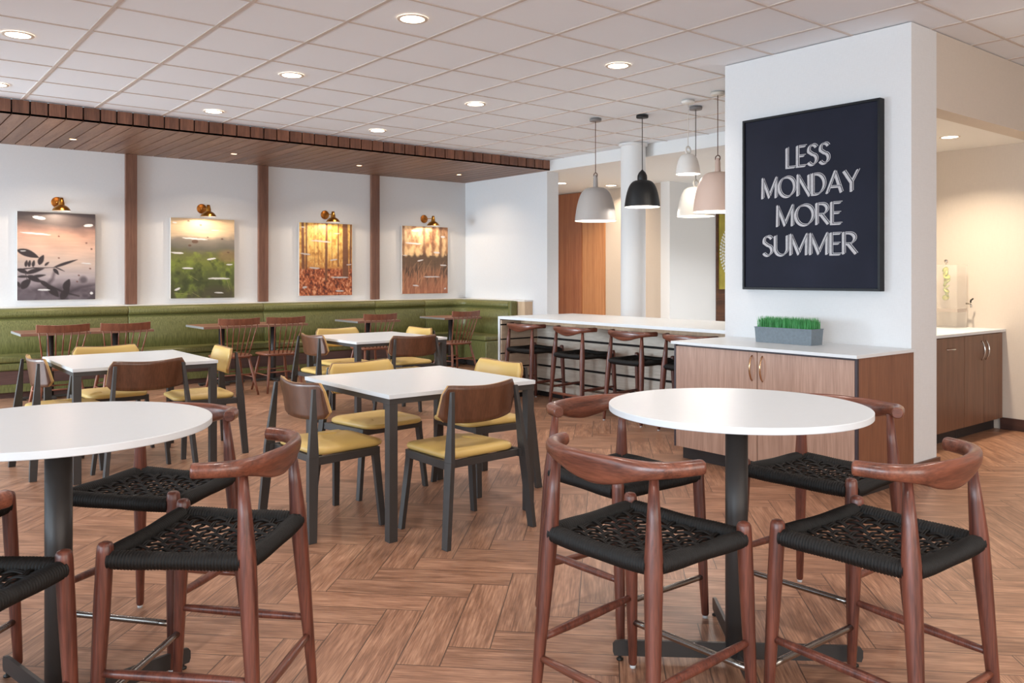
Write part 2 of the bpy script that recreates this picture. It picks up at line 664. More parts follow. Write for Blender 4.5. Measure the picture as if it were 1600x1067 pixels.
# ------------------------------------------------------------------ the room
PX0, PX1, PY0, PY1 = 5.50, 5.86, 2.648, 4.143      # the block that carries the sign
WX = 7.958                                          # right wall
BY = 11.25                                          # back wall
RX, RY = 8.004, 9.19                                # return wall
SOF = 2.885
FY = 9.15                                           # fascia of the wooden soffit

struct(MB().box(-3.4, 13.5, -4.2, 13.6, -0.1, 0.0).build('floor', M['floor']))


def tiled_ceiling():
    b = MB()
    X0, Y0, d = 1.304, 6.268, 0.640
    xe, ye = RX, FY + 0.02
    x_lo, y_lo = -3.4, -4.2
    b.box(x_lo, xe, y_lo, ye, CEIL + 0.006, CEIL + 0.06, 0)
    b.box(xe - 0.001, WX + 0.2, y_lo, PY1, CEIL + 0.006, CEIL + 0.06, 0)
    i = -8
    while X0 + d * i < xe:
        x = X0 + d * i
        if x > x_lo:
            b.box(x - 0.013, x + 0.013, y_lo, ye, CEIL, CEIL + 0.007, 1)
        i += 1
    j = -6
    while j < 20:
        y = Y0 + d * j if False else Y0 - d * (j - 6)
        if y_lo < y < ye:
            b.box(x_lo, xe, y - 0.009, y + 0.009, CEIL + 0.001, CEIL + 0.0072, 1)
        j += 1
    return b.build('ceiling', [M['tile'], M['grid']])


struct(tiled_ceiling())
# lower plaster ceiling of the corridor beyond the beam
struct(MB().box(RX + 0.25, 13.5, PY1 + 0.2, 13.6, 2.885, 2.94).build('ceiling', M['wall_plain']))

struct(MB().box(RX + 0.26, 13.2, PY1 + 0.25, 13.4, 0.0, 0.004).build('floor', M['bounce_floor']))  # unseen pale floor added to bounce light up to the corridor ceiling
# back wall with the art
struct(MB().box(-3.4, RX + 0.22, BY, BY + 0.2, 0, CEIL).build('wall_back', M['wall']))
# return wall at the end of the banquette
struct(MB().box(RX, RX + 0.222, RY, BY, 0, 2.885).build('wall_return', M['wall']))
# left window wall
lw = MB()
zs, zt = 0.45, 2.72
lw.box(WIN_X - 0.2, WIN_X, -4.2, BY, 0, zs)
lw.box(WIN_X - 0.2, WIN_X, -4.2, BY, zt, CEIL)
edges = [-4.2] + [e for w in WINS for e in w] + [BY]
for k in range(0, len(edges), 2):
    lw.box(WIN_X - 0.2, WIN_X, edges[k], edges[k + 1], zs, zt)
struct(lw.build('wall_left', M['wall_plain']))


def window(n, a, b, axis):
    f = MB()
    g = MB()
    t = 0.05

    def bx(m, u0, u1, w0, w1, z0, z1):
        if axis == 'y':
            m.box(WIN_X - w1, WIN_X - w0, u0, u1, z0, z1)
        else:
            m.box(u0, u1, FW_Y - w1, FW_Y - w0, z0, z1)
    for u0, u1 in ((a, a + t), (b - t, b), ((a + b) / 2 - t / 2, (a + b) / 2 + t / 2)):
        bx(f, u0, u1, 0.08, 0.15, zs, zt)
    bx(f, a, b, 0.08, 0.15, zs, zs + t)
    bx(f, a, b, 0.08, 0.15, zt - t, zt)
    bx(g, a + t, b - t, 0.11, 0.118, zs + t, zt - t)
    fo = struct(f.build('window_%d' % n, M['frame']))
    g.build('pane', M['glasspane'], fo)


n = 1
for a, b in WINS:
    window(n, a, b, 'y')
    n += 1
for a, b in FWINS:
    window(n, a, b, 'x')
    n += 1
fw = MB()
fw.box(-3.4, WX + 0.2, FW_Y - 0.2, FW_Y, 0, zs)
fw.box(-3.4, WX + 0.2, FW_Y - 0.2, FW_Y, zt, CEIL)
edges = [-3.4] + [e for w in FWINS for e in w] + [WX + 0.2]
for k in range(0, len(edges), 2):
    fw.box(edges[k], edges[k + 1], FW_Y - 0.2, FW_Y, zs, zt)
struct(fw.build('wall_front', M['wall_plain']))
# right wall (runs on into the alcove)
struct(MB().box(WX, WX + 0.2, FW_Y, 4.35, 0, CEIL).build('wall_right', M['wall_warm']))

# block carrying the sign with the header over the alcove
OPZ = 2.505
struct(MB().box(PX0, PX1, PY0, PY1, 0, CEIL).build('wall_sign', [M['wall']]))
struct(MB().box(PX1, WX, PY0, PY0 + 0.16, OPZ, CEIL).build('wall_header', M['wall_warm']))
struct(MB().box(PX1, WX, PY0 + 0.16, PY1, OPZ, OPZ + 0.05).build('ceiling', M['paint_white']))
struct(MB().box(PX1, WX, PY1, PY1 + 0.2, 0, CEIL).build('wall_alcove', M['wall_warm']))

# beam and column
struct(MB().box(RX, RX + 0.25, PY1 + 0.2, RY, 2.875, CEIL + 0.05).build('trim_1', M['wall_plain']))
colm = MB()
colm.lathe([(0.158, 0), (0.158, CEIL - 0.03)], (7.84, 7.33, 0), 40, 0)
colm.lathe([(0.158, CEIL - 0.035), (0.185, CEIL - 0.03), (0.185, CEIL)], (7.84, 7.33, 0), 40, 0)
struct(colm.build('wall_column', M['wall_plain']))

# baseboards
bb = MB().box(PX0 - 0.0, PX1 + 0.018, PY0 - 0.018, PY0, 0, 0.103).box(PX1, PX1 + 0.018, PY0, PY1, 0, 0.103)
struct(bb.build('baseboard_sign', M['base_wood']))
struct(MB().box(WX - 0.018, WX, FW_Y, 3.04, 0, 0.103).build('baseboard_right', M['base_side']))
struct(MB().box(RX - 0.0, RX + 0.24, RY - 0.015, RY, 0, 0.1).build('baseboard_return', M['base_wood']))


# wooden soffit above the banquette
def soffit():
    b = MB()
    p, off = 0.1547, 1.216
    k0 = int((-3.4 - off) / p)
    k = k0
    while off + p * k < RX + 0.03:
        x0 = max(off + p * k + 0.007, -3.4)
        x1 = min(off + p * (k + 1) - 0.007, RX + 0.04)
        if x1 - x0 > 0.03:
            b.box(x0, x1, FY - 0.02, BY, SOF, SOF + 0.02, 0)
            b.box(x0, x1, FY - 0.02, FY, SOF + 0.0005, CEIL - 0.002, 1)
        k += 1
    b.box(-3.4, RX + 0.03, FY + 0.001, BY, SOF + 0.021, SOF + 0.05, 2)
    b.box(-3.4, RX + 0.03, FY + 0.001, FY + 0.03, SOF + 0.02, CEIL - 0.001, 2)
    b.box(RX, RX + 0.075, FY - 0.02, RY, SOF, SOF + 0.02, 0)
    return b.build('trim_3', [M['soffit'], M['fascia'], M['dark_gap']])


struct(soffit())
nt_ = 4
for x in (2.80, 4.525, 6.29):
    struct(MB().box(x - 0.068, x + 0.068, BY - 0.055, BY, 0.99, SOF - 0.001).build('trim_%d' % nt_, M['batten'], bevel=0.002))
    nt_ += 1

# ledge behind the banquette
LZ = 0.984
lg = MB()
lg.box(-3.195, RX, BY - 0.16, BY, 0, LZ - 0.02, 0)
lg.box(RX - 0.155, RX, 9.52, BY, 0, LZ - 0.02, 0)
lg.box(-3.195, RX, BY - 0.165, BY, LZ - 0.02, LZ, 1)
lg.box(RX - 0.16, RX, 9.515, BY, LZ - 0.02, LZ, 1)
struct(lg.build('trim_%d' % nt_, [M['ledge_wood'], M['paint_white']], bevel=0.002))
nt_ += 1

# corridor beyond the island
cx = 10.5
struct(MB().box(cx, cx + 0.2, 9.14, 13.6, 0, 2.885).build('wall_corridor', M['wall_warm']))
struct(MB().box(cx - 0.03, cx, 11.06, 13.4, 0, 2.87).build('trim_%d' % nt_, M['corr_wood'], bevel=0.002))
nt_ += 1
struct(MB().box(cx - 0.022, cx, 10.48, 11.055, 0, 2.87).build('trim_%d' % nt_, M['corr_wood2'], bevel=0.002))
nt_ += 1
struct(MB().box(RX + 0.2, cx + 0.2, 13.4, 13.6, 0, 2.885).build('wall_corridor_end', M['wall_warm']))
struct(MB().box(10.42, 11.61, 8.94, 9.13, 0, 2.885).build('wall_lobby', M['wall_plain']))
struct(MB().box(11.61, 13.0, 8.90, 9.13, 0, 2.885).build('wall_lobby_planks', M['plank_dark']))
struct(MB().box(13.0, 13.2, 4.0, 9.13, 0, 2.885).build('wall_lobby_end', M['wall_warm']))


# ------------------------------------------------------------------ banquette
def banquette():
    t = thing('banquette', 'long green vinyl banquette with rolled back along the art wall', 'banquette', (0, 0, 0))
    # profile (depth from ledge front, z) of back rest
    y_in = BY - 0.165
    x_in = RX - 0.16

    def profile_back():
        p = []
        p += [(0.0, 0.40), (0.135, 0.44), (0.135, 0.60), (0.125, 0.76), (0.108, 0.835), (0.092, 0.854), (0.070, 0.860),
              (0.070, 0.864), (0.100, 0.869), (0.122, 0.884), (0.128, 0.905), (0.122, 0.940), (0.098, 0.964), (0.055, 0.974), (0.0, 0.975)]
        return p

    def seg_x(x0, x1, prof, inset=0.012):
        rings = []
        for x, k in ((x0, 1), (x0 + 0.004, 0.4), (x0 + 0.018, 0), (x1 - 0.018, 0), (x1 - 0.004, 0.4), (x1, 1)):
            rings.append([(x, y_in - max(0, d - inset * k) if d > 0 else y_in, z - (inset * 0.5 * k if z > 0.9 else 0)) for d, z in prof])
        return rings
    seams = [-3.17, -0.73, 0.99, 2.71, 4.434, 6.161, 7.03]
    for a, b in zip(seams[:-1], seams[1:]):
        m = MB()
        m.loft(seg_x(a, b, profile_back()))
        m.build('back_cushion', M['vinyl'], t)
    # rounded corner + wing back
    path = []
    path += [(7.03, y_in, 0, 1), (7.05, y_in, 0, 1)]
    rc = 0.32
    # follow the ledge front, cutting the corner with an arc
    cxx, cyy = x_in - rc, y_in - rc
    m = MB()
    prof = profile_back()
    rings = []

    def ring(px, py, nx, ny, k=0.0):
        return [(px + nx * max(0, d - 0.012 * k), py + ny * max(0, d - 0.012 * k), z - (0.006 * k if z > 0.9 else 0)) for d, z in prof]
    rings.append(ring(7.03, y_in, 0, -1, 1))
    rings.append(ring(7.048, y_in, 0, -1))
    rings.append(ring(cxx, y_in, 0, -1))
    for q in range(1, 9):
        a = PI / 2 * (1 - q / 8)
        rings.append(ring(cxx + rc * math.cos(a), cyy + rc * math.sin(a), -math.cos(a), -math.sin(a)))
    rings.append(ring(x_in, 9.78, -1, 0))
    rings.append(ring(x_in, 9.762, -1, 0, 1))
    # wing faces: flip order so that it is consistent
    m.loft(rings)
    m.build('back_cushion', M['vinyl'], t)
    # upholstered end panel of the wing
    MB().box(x_in - 0.13, x_in, 9.68, 9.755, 0.09, 0.972).build('end_panel', M['vinyl'], t, bevel=0.02, bseg=3)
    # seat cushions
    ys = 10.56
    for a, b in zip(seams[:-1], seams[1:]):
        b2 = b if b < 7.0 else 7.36
        MB().box(a + 0.003, b2 - 0.003, ys, y_in - 0.10, 0.392, 0.462).box(a + 0.003, b2 - 0.003, ys + 0.012, y_in - 0.10, 0.302, 0.388).build('seat_cushion', M['vinyl'], t, bevel=0.022, bseg=3)
    xs = 7.30
    MB().box(xs, x_in - 0.10, 9.76, y_in - 0.1, 0.392, 0.462).build('seat_cushion', M['vinyl'], t, bevel=0.022, bseg=3)
    MB().box(xs + 0.015, x_in - 0.10, 9.76, ys + 0.1, 0.10, 0.388).build('seat_front', M['vinyl'], t, bevel=0.012, bseg=2)
    # base below the long seat: wood, green band, dark plinth
    bs = MB()
    bs.box(-3.17, xs, ys + 0.03, y_in, 0.155, 0.30, 0)
    bs.box(-3.17, xs, ys + 0.02, y_in, 0.066, 0.153, 1)
    bs.box(-3.17, xs, ys + 0.06, y_in, 0.0, 0.066, 0)
    bs.box(xs + 0.06, x_in, 9.80, ys + 0.06, 0.0, 0.099, 2)
    bs.build('base', [M['kick_wood'], M['vinyl'], M['dark_base']], t)
    return t


banquette()


# ------------------------------------------------------------------ counter stool
def make_stool(label, group):
    t = thing('counter_stool', label, 'stool', group=group)
    FT, FF = (0.223, 0.19, 0.611), (0.236, 0.218, 0.012)
    RT, RF = (0.190, -0.192, 0.800), (0.232, -0.248, 0.012)

    def lerp(a, b, k):
        return tuple(a[i] + (b[i] - a[i]) * k for i in range(3))

    def leg(a, b, rads, sx):
        path = [lerp(a, b, k) for k, r in rads]
        path = [(p[0] * sx, p[1], p[2]) for p in path]
        return MB().tube(path, [r for k, r in rads], 14)
    for sx in (-1, 1):
        rads = [(0, 0.0125), (0.01, 0.0145), (0.3, 0.0185), (0.7, 0.0228), (0.95, 0.0228), (0.982, 0.0215), (0.994, 0.0175), (1.0, 0.009)]
        l = leg(FF, FT, rads, sx).build('leg', M['walnut'], t)
        MB().lathe([(0.0, 0), (0.010, 0), (0.011, 0.014), (0, 0.014)], (sx * FF[0], FF[1], 0), 10).build('glide', M['glide'], l)
        rads = [(0, 0.0125), (0.01, 0.0145), (0.3, 0.020), (0.6, 0.0255), (0.72, 0.0260), (0.85, 0.020), (1.0, 0.0125)]
        l = leg(RF, RT, rads, sx).build('leg', M['walnut'], t)
        MB().lathe([(0.0, 0), (0.010, 0), (0.011, 0.014), (0, 0.014)], (sx * RF[0], RF[1], 0), 10).build('glide', M['glide'], l)
    # bent top rail: (x, y, z centre, half height, half thickness) from left tip to the middle
    half = [(0.268, -0.086, 0.824, 0.0215, 0.0210), (0.259, -0.114, 0.824, 0.0215, 0.0210), (0.245, -0.150, 0.823, 0.0220, 0.0215), (0.219, -0.182, 0.821, 0.0235, 0.0220),
            (0.180, -0.205, 0.817, 0.0260, 0.0215), (0.130, -0.221, 0.811, 0.0330, 0.0185), (0.075, -0.231, 0.804, 0.0410, 0.0150),
            (0.0, -0.236, 0.799, 0.0450, 0.0130)]
    full = [(-x, y, z, h, w) for x, y, z, h, w in half] + [(x, y, z, h, w) for x, y, z, h, w in half[::-1][1:]]
    # subdivide smoothly (Catmull-Rom)
    pts = []
    for i in range(len(full) - 1):
        p0 = np.array(full[max(i - 1, 0)])
        p1 = np.array(full[i])
        p2 = np.array(full[i + 1])
        p3 = np.array(full[min(i + 2, len(full) - 1)])
        for k in range(4):
            s = k / 4
            pts.append(0.5 * (2 * p1 + (p2 - p0) * s + (2 * p0 - 5 * p1 + 4 * p2 - p3) * s * s + (3 * p1 - p0 - 3 * p2 + p3) * s ** 3))
    pts.append(np.array(full[-1]))
    rings = []
    m = len(pts)
    for i in range(m):
        a = pts[max(i - 1, 0)]
        b = pts[min(i + 1, m - 1)]
        tx, ty = b[0] - a[0], b[1] - a[1]
        L = math.hypot(tx, ty)
        tx, ty = tx / L, ty / L
        nx, ny = ty, -tx      # outward (towards the back)
        x, y, z, h, w = pts[i]
        e = 2.4
        ring = []
        for k in range(16):
            an = 2 * PI * k / 16
            ca, sa = math.cos(an), math.sin(an)
            ca = math.copysign(abs(ca) ** (2 / e), ca)
            sa = math.copysign(abs(sa) ** (2 / e), sa)
            lean = 0.22 * (h - 0.0185) / 0.03       # the broad middle leans back
            ring.append((x + nx * (w * ca + lean * h * sa * 0.6), y + ny * (w * ca + lean * h * sa * 0.6), z + h * sa))
        rings.append(ring)
    # rounded ends
    def endcap(r, d, k):
        c = np.mean(np.array(r), axis=0)
        return [tuple(c + (np.array(p) - c) * k + np.array(d)) for p in r]
    d0 = (np.array(rings[0][0]) * 0)
    t0 = np.mean(np.array(rings[0]), axis=0) - np.mean(np.array(rings[1]), axis=0)
    t0 = t0 / np.linalg.norm(t0)
    t1 = np.mean(np.array(rings[-1]), axis=0) - np.mean(np.array(rings[-2]), axis=0)
    t1 = t1 / np.linalg.norm(t1)
    rings = [endcap(rings[0], t0 * 0.0062, 0.82), endcap(rings[0], t0 * 0.0040, 0.95)] + rings + [endcap(rings[-1], t1 * 0.0040, 0.95), endcap(rings[-1], t1 * 0.0062, 0.82)]
    MB().loft(rings).build('top_rail', M['walnut_rail'], t)

    # stretchers
    def str_(a, b, r, name, mat, n=8):
        path = [lerp(a, b, k / n) for k in range(n + 1)]
        rr = [r * (0.72 + 0.28 * math.sin(PI * k / n)) if name != 'foot_bar' else r for k in range(n + 1)]
        MB().tube(path, rr, 12).build(name, mat, t)

    def on(T, F_, z, sx):
        k = z / T[2]
        p = lerp((F_[0], F_[1], 0), T, k)
        return (p[0] * sx, p[1], z)
    for sx in (-1, 1):
        str_(on(RT, RF, 0.236, sx), on(FT, FF, 0.248, sx), 0.0145, 'stretcher', M['walnut'])
    str_(on(RT, RF, 0.178, -1), on(RT, RF, 0.178, 1), 0.0145, 'stretcher', M['walnut_rail'])
    str_(on(FT, FF, 0.163, -1), on(FT, FF, 0.163, 1), 0.011, 'foot_bar', M['steel'])

    # rope seat: wound rails
    b = MB()
    fz = 0.561

    def wound(a, c, sag, turns, r=0.0225):
        a, c = Vector(a), Vector(c)
        n = turns * 4
        path, rr = [], []
        for k in range(n + 1):
            s = k / n
            p = a.lerp(c, s)
            p.z -= sag * math.sin(PI * s)
            path.append(p)
            rr.append(r + 0.0016 + 0.0028 * math.cos(2 * PI * k / 4) + 0.0012 * math.sin(2 * PI * s * 1.5))
        b.tube(path, rr, 14)
    fl, fr_ = Vector((-0.223, 0.19, fz)), Vector((0.223, 0.19, fz))
    rl, rr_ = Vector((-0.203, -0.208, fz)), Vector((0.203, -0.208, fz))
    wound(fl + Vector((0.012, 0, 0.002)), fr_ - Vector((0.012, 0, -0.002)), 0.003, 42)
    wound(rl + Vector((0.012, 0, 0)), rr_ - Vector((0.012, 0, 0)), 0.006, 40)
    wound(rl + Vector((0, 0.012, 0.0)), fl - Vector((0, 0.012, 0)), 0.001, 40, 0.0215)
    wound(rr_ + Vector((0, 0.012, 0.0)), fr_ - Vector((0, 0.012, 0)), 0.001, 40, 0.0215)
    # woven field: pairs of rope both ways, over and under
    npair = 10

    def fieldz(x, y):
        return fz + 0.002 - 0.020 * (1 - (x / 0.21) ** 2) * (1 - (y / 0.2) ** 2)
    for i in range(npair):
        for s in (-1, 1):
            v = (i + 0.5) / npair
            y = -0.190 + 0.365 * v + s * 0.0039
            hw = 0.195 + 0.015 * v
            path = []
            for k in range(npair * 6 + 1):
                q = k / (npair * 6)
                x = -hw + 2 * hw * q
                path.append((x, y, fieldz(x, y) + 0.0040 * math.cos(PI * (q * npair + i - 0.5))))
            b.tube(path, 0.0033, 6, cap=False)
            path = []
            for k in range(npair * 6 + 1):
                q = k / (npair * 6)
                y2 = -0.190 + 0.365 * q
                hw2 = 0.195 + 0.015 * q
                x = -hw2 + 2 * hw2 * v + s * 0.0039
                path.append((x, y2, fieldz(x, y2) - 0.0040 * math.cos(PI * (q * npair + i - 0.5))))
            b.tube(path, 0.0033, 6, cap=False)
    b.build('rope_seat', M['rope'], t)
    return t


G_R = 'counter stools around the round tables'
G_I = 'counter stools along the island'
stool = make_stool('walnut rope stool left of the right round table, back rail broad towards the viewer', G_R)
stool.location = (1.908, 1.734, 0)
stool.rotation_euler = (0, 0, -1.526)
for lab, x, y, th in (
        ('walnut rope stool in front of the right round table, nearest the bottom right corner', 2.427, 1.274, -0.018),
        ('walnut rope stool behind the right round table, rail end left of its white top', 2.413, 2.309, -3.152),
        ('walnut rope stool right of the right round table, just before the wood cabinet', 3.048, 1.832, 1.616),
        ('walnut rope stool right of the left round table, whole seat and rail in view', 0.853, 2.543, 0.803),
        ('walnut rope seat stool behind the left round table, rail catching a bluish sheen', 0.884, 3.255, 2.25),
        ('walnut rope stool cut off at the bottom left corner, front leg in view', 0.164, 2.533, -0.785),
        ('walnut stool at the left edge with only one leg and seat corner showing', 0.14, 3.28, -2.32)):
    dup(stool, lab, (x, y, 0), th)
for lab, y in (('walnut stool at the far end of the white island, by the green banquette', 6.83),
               ('second walnut stool from the far end of the white island', 6.07),
               ('third walnut stool from the far end of the white island', 5.30),
               ('walnut stool at the island half hidden behind the corner of the sign cabinet', 4.63)):
    dup(stool, lab, (5.77, y, 0), -PI / 2, G_I)


# ------------------------------------------------------------------ round tables
def make_round_table(label, loc, rz):
    t = thing('round_table', label, 'table', loc, rz, 'round counter height tables')
    top = MB()
    rr0, rr1 = 0.4410, 0.4430
    top.lathe([(0, 0.8780), (rr0, 0.8780)], (0, 0, 0), 96, 0, False)
    top.lathe([(rr0, 0.8780), (rr1, 0.8800)], (0, 0, 0), 96, 0, True)
    top.lathe([(rr1, 0.8800), (rr1, 0.8984)], (0, 0, 0), 96, 0, True)
    top.lathe([(rr1, 0.8984), (0.4415, 0.9)], (0, 0, 0), 96, 0, True)
    top.lathe([(0.4415, 0.9), (0, 0.9)], (0, 0, 0), 96, 0, False)
    o = top.build('table_top', M['quartz'], t)
    MB().box(-0.16, 0.16, -0.025, 0.025, 0.866, 0.8775).box(-0.025, 0.025, -0.16, 0.16, 0.8661, 0.8776).build('top_bracket', M['black_metal'], t)
    MB().lathe([(0, 0.012), (0.0385, 0.012), (0.0385, 0.866), (0, 0.866)], (0, 0, 0), 40).build('pole', M['black_metal'], t)
    for k in range(4):
        a = k * PI / 2
        m = MB()
        w = 0.006
        prof2 = [(0.03, 0.016), (0.425, 0.016), (0.43, 0.030), (0.43, 0.055), (0.422, 0.066), (0.40, 0.070), (0.03, 0.070)]
        vs = [(x, -w, z) for x, z in prof2] + [(x, w, z) for x, z in prof2]
        nn = len(prof2)
        m.add(vs, [tuple(range(nn)), tuple(range(nn, 2 * nn))[::-1]] + [(i, i + nn, (i + 1) % nn + nn, (i + 1) % nn) for i in range(nn)])
        m.xform(Matrix.Rotation(a, 4, 'Z'))
        f = m.build('foot', M['black_metal'], t)
        MB().lathe([(0, 0), (0.012, 0), (0.012, 0.006), (0.005, 0.008), (0.005, 0.017), (0, 0.017)], (0.405 * math.cos(a), 0.405 * math.sin(a), 0), 12).build('glide', M['black'], f)
    return t


make_round_table('white round counter height table on a dark pole at right', (2.425, 1.778, 0), R(-42))
make_round_table('white round counter height table cut off by the left edge of the picture', (0.505, 2.855, 0), R(12))


# ------------------------------------------------------------------ square tables
def make_square_table(label, loc, sx, sy):
    t = thing('dining_table', label, 'table', loc, 0, 'white square dining tables')
    hx, hy = sx / 2, sy / 2
    MB().box(-hx, hx, -hy, hy, 0.728, 0.750).build('table_top', M['quartz'], t, bevel=0.0015)
    f = MB()
    i = 0.006
    f.box(-hx + i, hx - i, -hy + i, -hy + i + 0.03, 0.700, 0.7275)
    f.box(-hx + i, hx - i, hy - i - 0.03, hy - i, 0.700, 0.7275)
    f.box(-hx + i, -hx + i + 0.03, -hy + i + 0.03, hy - i - 0.03, 0.700, 0.7275)
    f.box(hx - i - 0.03, hx - i, -hy + i + 0.03, hy - i - 0.03, 0.700, 0.7275)
    f.build('apron', M['frame'], t)
    for ax in (-1, 1):
        for ay in (-1, 1):
            x0, y0 = ax * (hx - i), ay * (hy - i)
            x1, y1 = x0 - ax * 0.048, y0 - ay * 0.048
            MB().box(min(x0, x1), max(x0, x1), min(y0, y1), max(y0, y1), 0.0, 0.6995).build('leg', M['frame'], t, bevel=0.0015)
    return t


make_square_table('white square dining table in the middle of the floor, nearest one', (2.612, 4.150, 0), 0.965, 0.99)
make_square_table('white square dining table at left behind the left round table', (1.598, 6.47, 0), 0.935, 1.06)
make_square_table('white square dining table further back in the middle, before the spindle chairs', (4.09, 7.28, 0), 0.99, 1.06)


# ------------------------------------------------------------------ upholstered chair
def make_chair(label, group):
    t = thing('dining_chair', label, 'chair', group=group)
    w = 0.026
    for sx in (-1, 1):
        # rear leg: flat bar, foot wide apart, leaning in and forward
        F_ = (sx * 0.292, -0.262, 0)
        T_ = (sx * 0.216, -0.213, 0.765)
        kx = 0.0
        bot = [(F_[0] - w / 2, F_[1] - 0.022, 0), (F_[0] + w / 2, F_[1] - 0.022, 0), (F_[0] + w / 2, F_[1] + 0.022, 0), (F_[0] - w / 2, F_[1] + 0.022, 0)]
        z1 = 0.42
        k = z1 / 0.765
        Mx = F_[0] + (T_[0] - F_[0]) * k
        My = F_[1] + (T_[1] - F_[1]) * k
        mid = [(Mx - w / 2, My - 0.028, z1), (Mx + w / 2, My - 0.028, z1), (Mx + w / 2, My + 0.028, z1), (Mx - w / 2, My + 0.028, z1)]
        top = [(T_[0] - w * 0.4, T_[1] - 0.008, 0.765), (T_[0] + w * 0.4, T_[1] - 0.008, 0.765), (T_[0] + w * 0.4, T_[1] + 0.008, 0.765), (T_[0] - w * 0.4, T_[1] + 0.008, 0.765)]
        MB().hexa(bot, mid).hexa(mid, top).build('leg', M['frame'], t, bevel=0.0015)
        # front leg
        a = (sx * 0.252, 0.180, 0)
        b = (sx * 0.212, 0.160, 0.385)
        w1, h1, w2, h2 = 0.024, 0.034, 0.026, 0.042
        bot = [(a[0] - w1 / 2, a[1] - h1 / 2, 0), (a[0] + w1 / 2, a[1] - h1 / 2, 0), (a[0] + w1 / 2, a[1] + h1 / 2, 0), (a[0] - w1 / 2, a[1] + h1 / 2, 0)]
        top = [(b[0] - w2 / 2, b[1] - h2 / 2, b[2]), (b[0] + w2 / 2, b[1] - h2 / 2, b[2]), (b[0] + w2 / 2, b[1] + h2 / 2, b[2]), (b[0] - w2 / 2, b[1] + h2 / 2, b[2])]
        MB().hexa(bot, top).build('leg', M['frame'], t, bevel=0.0015)
    sf = MB()
    for sx in (-1, 1):
        sf.bar((sx * 0.212, 0.181, 0.400), (sx * 0.246, -0.236, 0.400), 0.026, 0.042)
    sf.bar((-0.20, 0.168, 0.402), (0.20, 0.168, 0.402), 0.024, 0.036)
    sf.bar((-0.23, -0.205, 0.400), (0.23, -0.205, 0.400), 0.024, 0.036)
    sf.build('seat_frame', M['frame'], t, bevel=0.0015)
    # cushion: rounded plan, domed
    rings = []
    for z, k, e in ((0.421, 0.955, 0), (0.425, 0.985, 0), (0.436, 1.0, 0), (0.448, 0.985, 0.3), (0.456, 0.93, 0.7), (0.461, 0.80, 0.9), (0.463, 0.5, 1)):
        ring = []
        for k2, (x, y) in enumerate(rrect(0.225, 0.222, 0.075, 6, 0, 0)):
            taper = 1.0 + 0.05 * (-y / 0.22)
            ring.append((x * k * taper, y * k + 0.012, z - 0.008 * e * (y / 0.22 > 0.8)))
        rings.append(ring)
    MB().loft(rings).build('seat', M['yellow'], t)

    # curved back shell: grid across (x) and up (z)
    def shell(off_y, thick, inset, mats, name, puff=0.0):
        nx, nz = 18, 8
        front, back = [], []
        W, Z0, Z1 = 0.246 - inset, 0.590 + inset, 0.800 - inset
        for iz in range(nz + 1):
            vz = iz / nz
            for ix in range(nx + 1):
                u = -1 + 2 * ix / nx
                # lower edge bows down in the middle, upper edge dips in the middle
                z0 = Z0 + 0.020 * abs(u) ** 2.2
                z1 = Z1 - 0.016 * (1 - abs(u) ** 1.6)
                # rounded upper corners
                au = abs(u)
                if au > 0.84:
                    q = (au - 0.84) / 0.16
                    z1 -= 0.046 * (1 - math.sqrt(max(0, 1 - q * q)))
                    z0 += 0.030 * (1 - math.sqrt(max(0, 1 - q * q)))
                z = z0 + (z1 - z0) * vz
                x = u * (W * (1.0 + 0.035 * (1 - vz)))
                y = -0.212 + 0.052 * (abs(u) ** 2.0) - 0.030 * (vz - 0.5) + off_y
                pf = puff * math.sqrt(max(0, 1 - (2 * vz - 1) ** 4)) * math.sqrt(max(0, 1 - u ** 6))
                back.append((x, y, z))
                front.append((x, y + thick + pf, z))
        n1 = (nx + 1) * (nz + 1)
        m = MB()
        fs_b, fs_f, fs_s = [], [], []
        for iz in range(nz):
            for ix in range(nx):
                a = iz * (nx + 1) + ix
                fs_b.append((a, a + 1, a + nx + 2, a + nx + 1))
                fs_f.append((n1 + a + nx + 1, n1 + a + nx + 2, n1 + a + 1, n1 + a))
        border = list(range(0, nx + 1)) + [r * (nx + 1) + nx for r in range(1, nz + 1)] + [nz * (nx + 1) + k for k in range(nx - 1, -1, -1)] + [r * (nx + 1) for r in range(nz - 1, 0, -1)]
        L = len(border)
        for k in range(L):
            a, c = border[k], border[(k + 1) % L]
            fs_s.append((a, n1 + a, n1 + c, c))
        m.add(back + front, fs_b, 0, True)
        o0 = 0
        for f in fs_f:
            m.f.append(f)
            m.m.append(0)
            m.sm.append(True)
        for f in fs_s:
            m.f.append(f)
            m.m.append(1 if len(mats) > 1 else 0)
            m.sm.append(False)
        return m.build(name, mats, t)
    shell(0.0, 0.011, 0.0, [M['veneer'], M['veneer_edge']], 'backrest')
    shell(0.0112, 0.008, 0.004, [M['yellow']], 'back_cushion', 0.010)
    return t


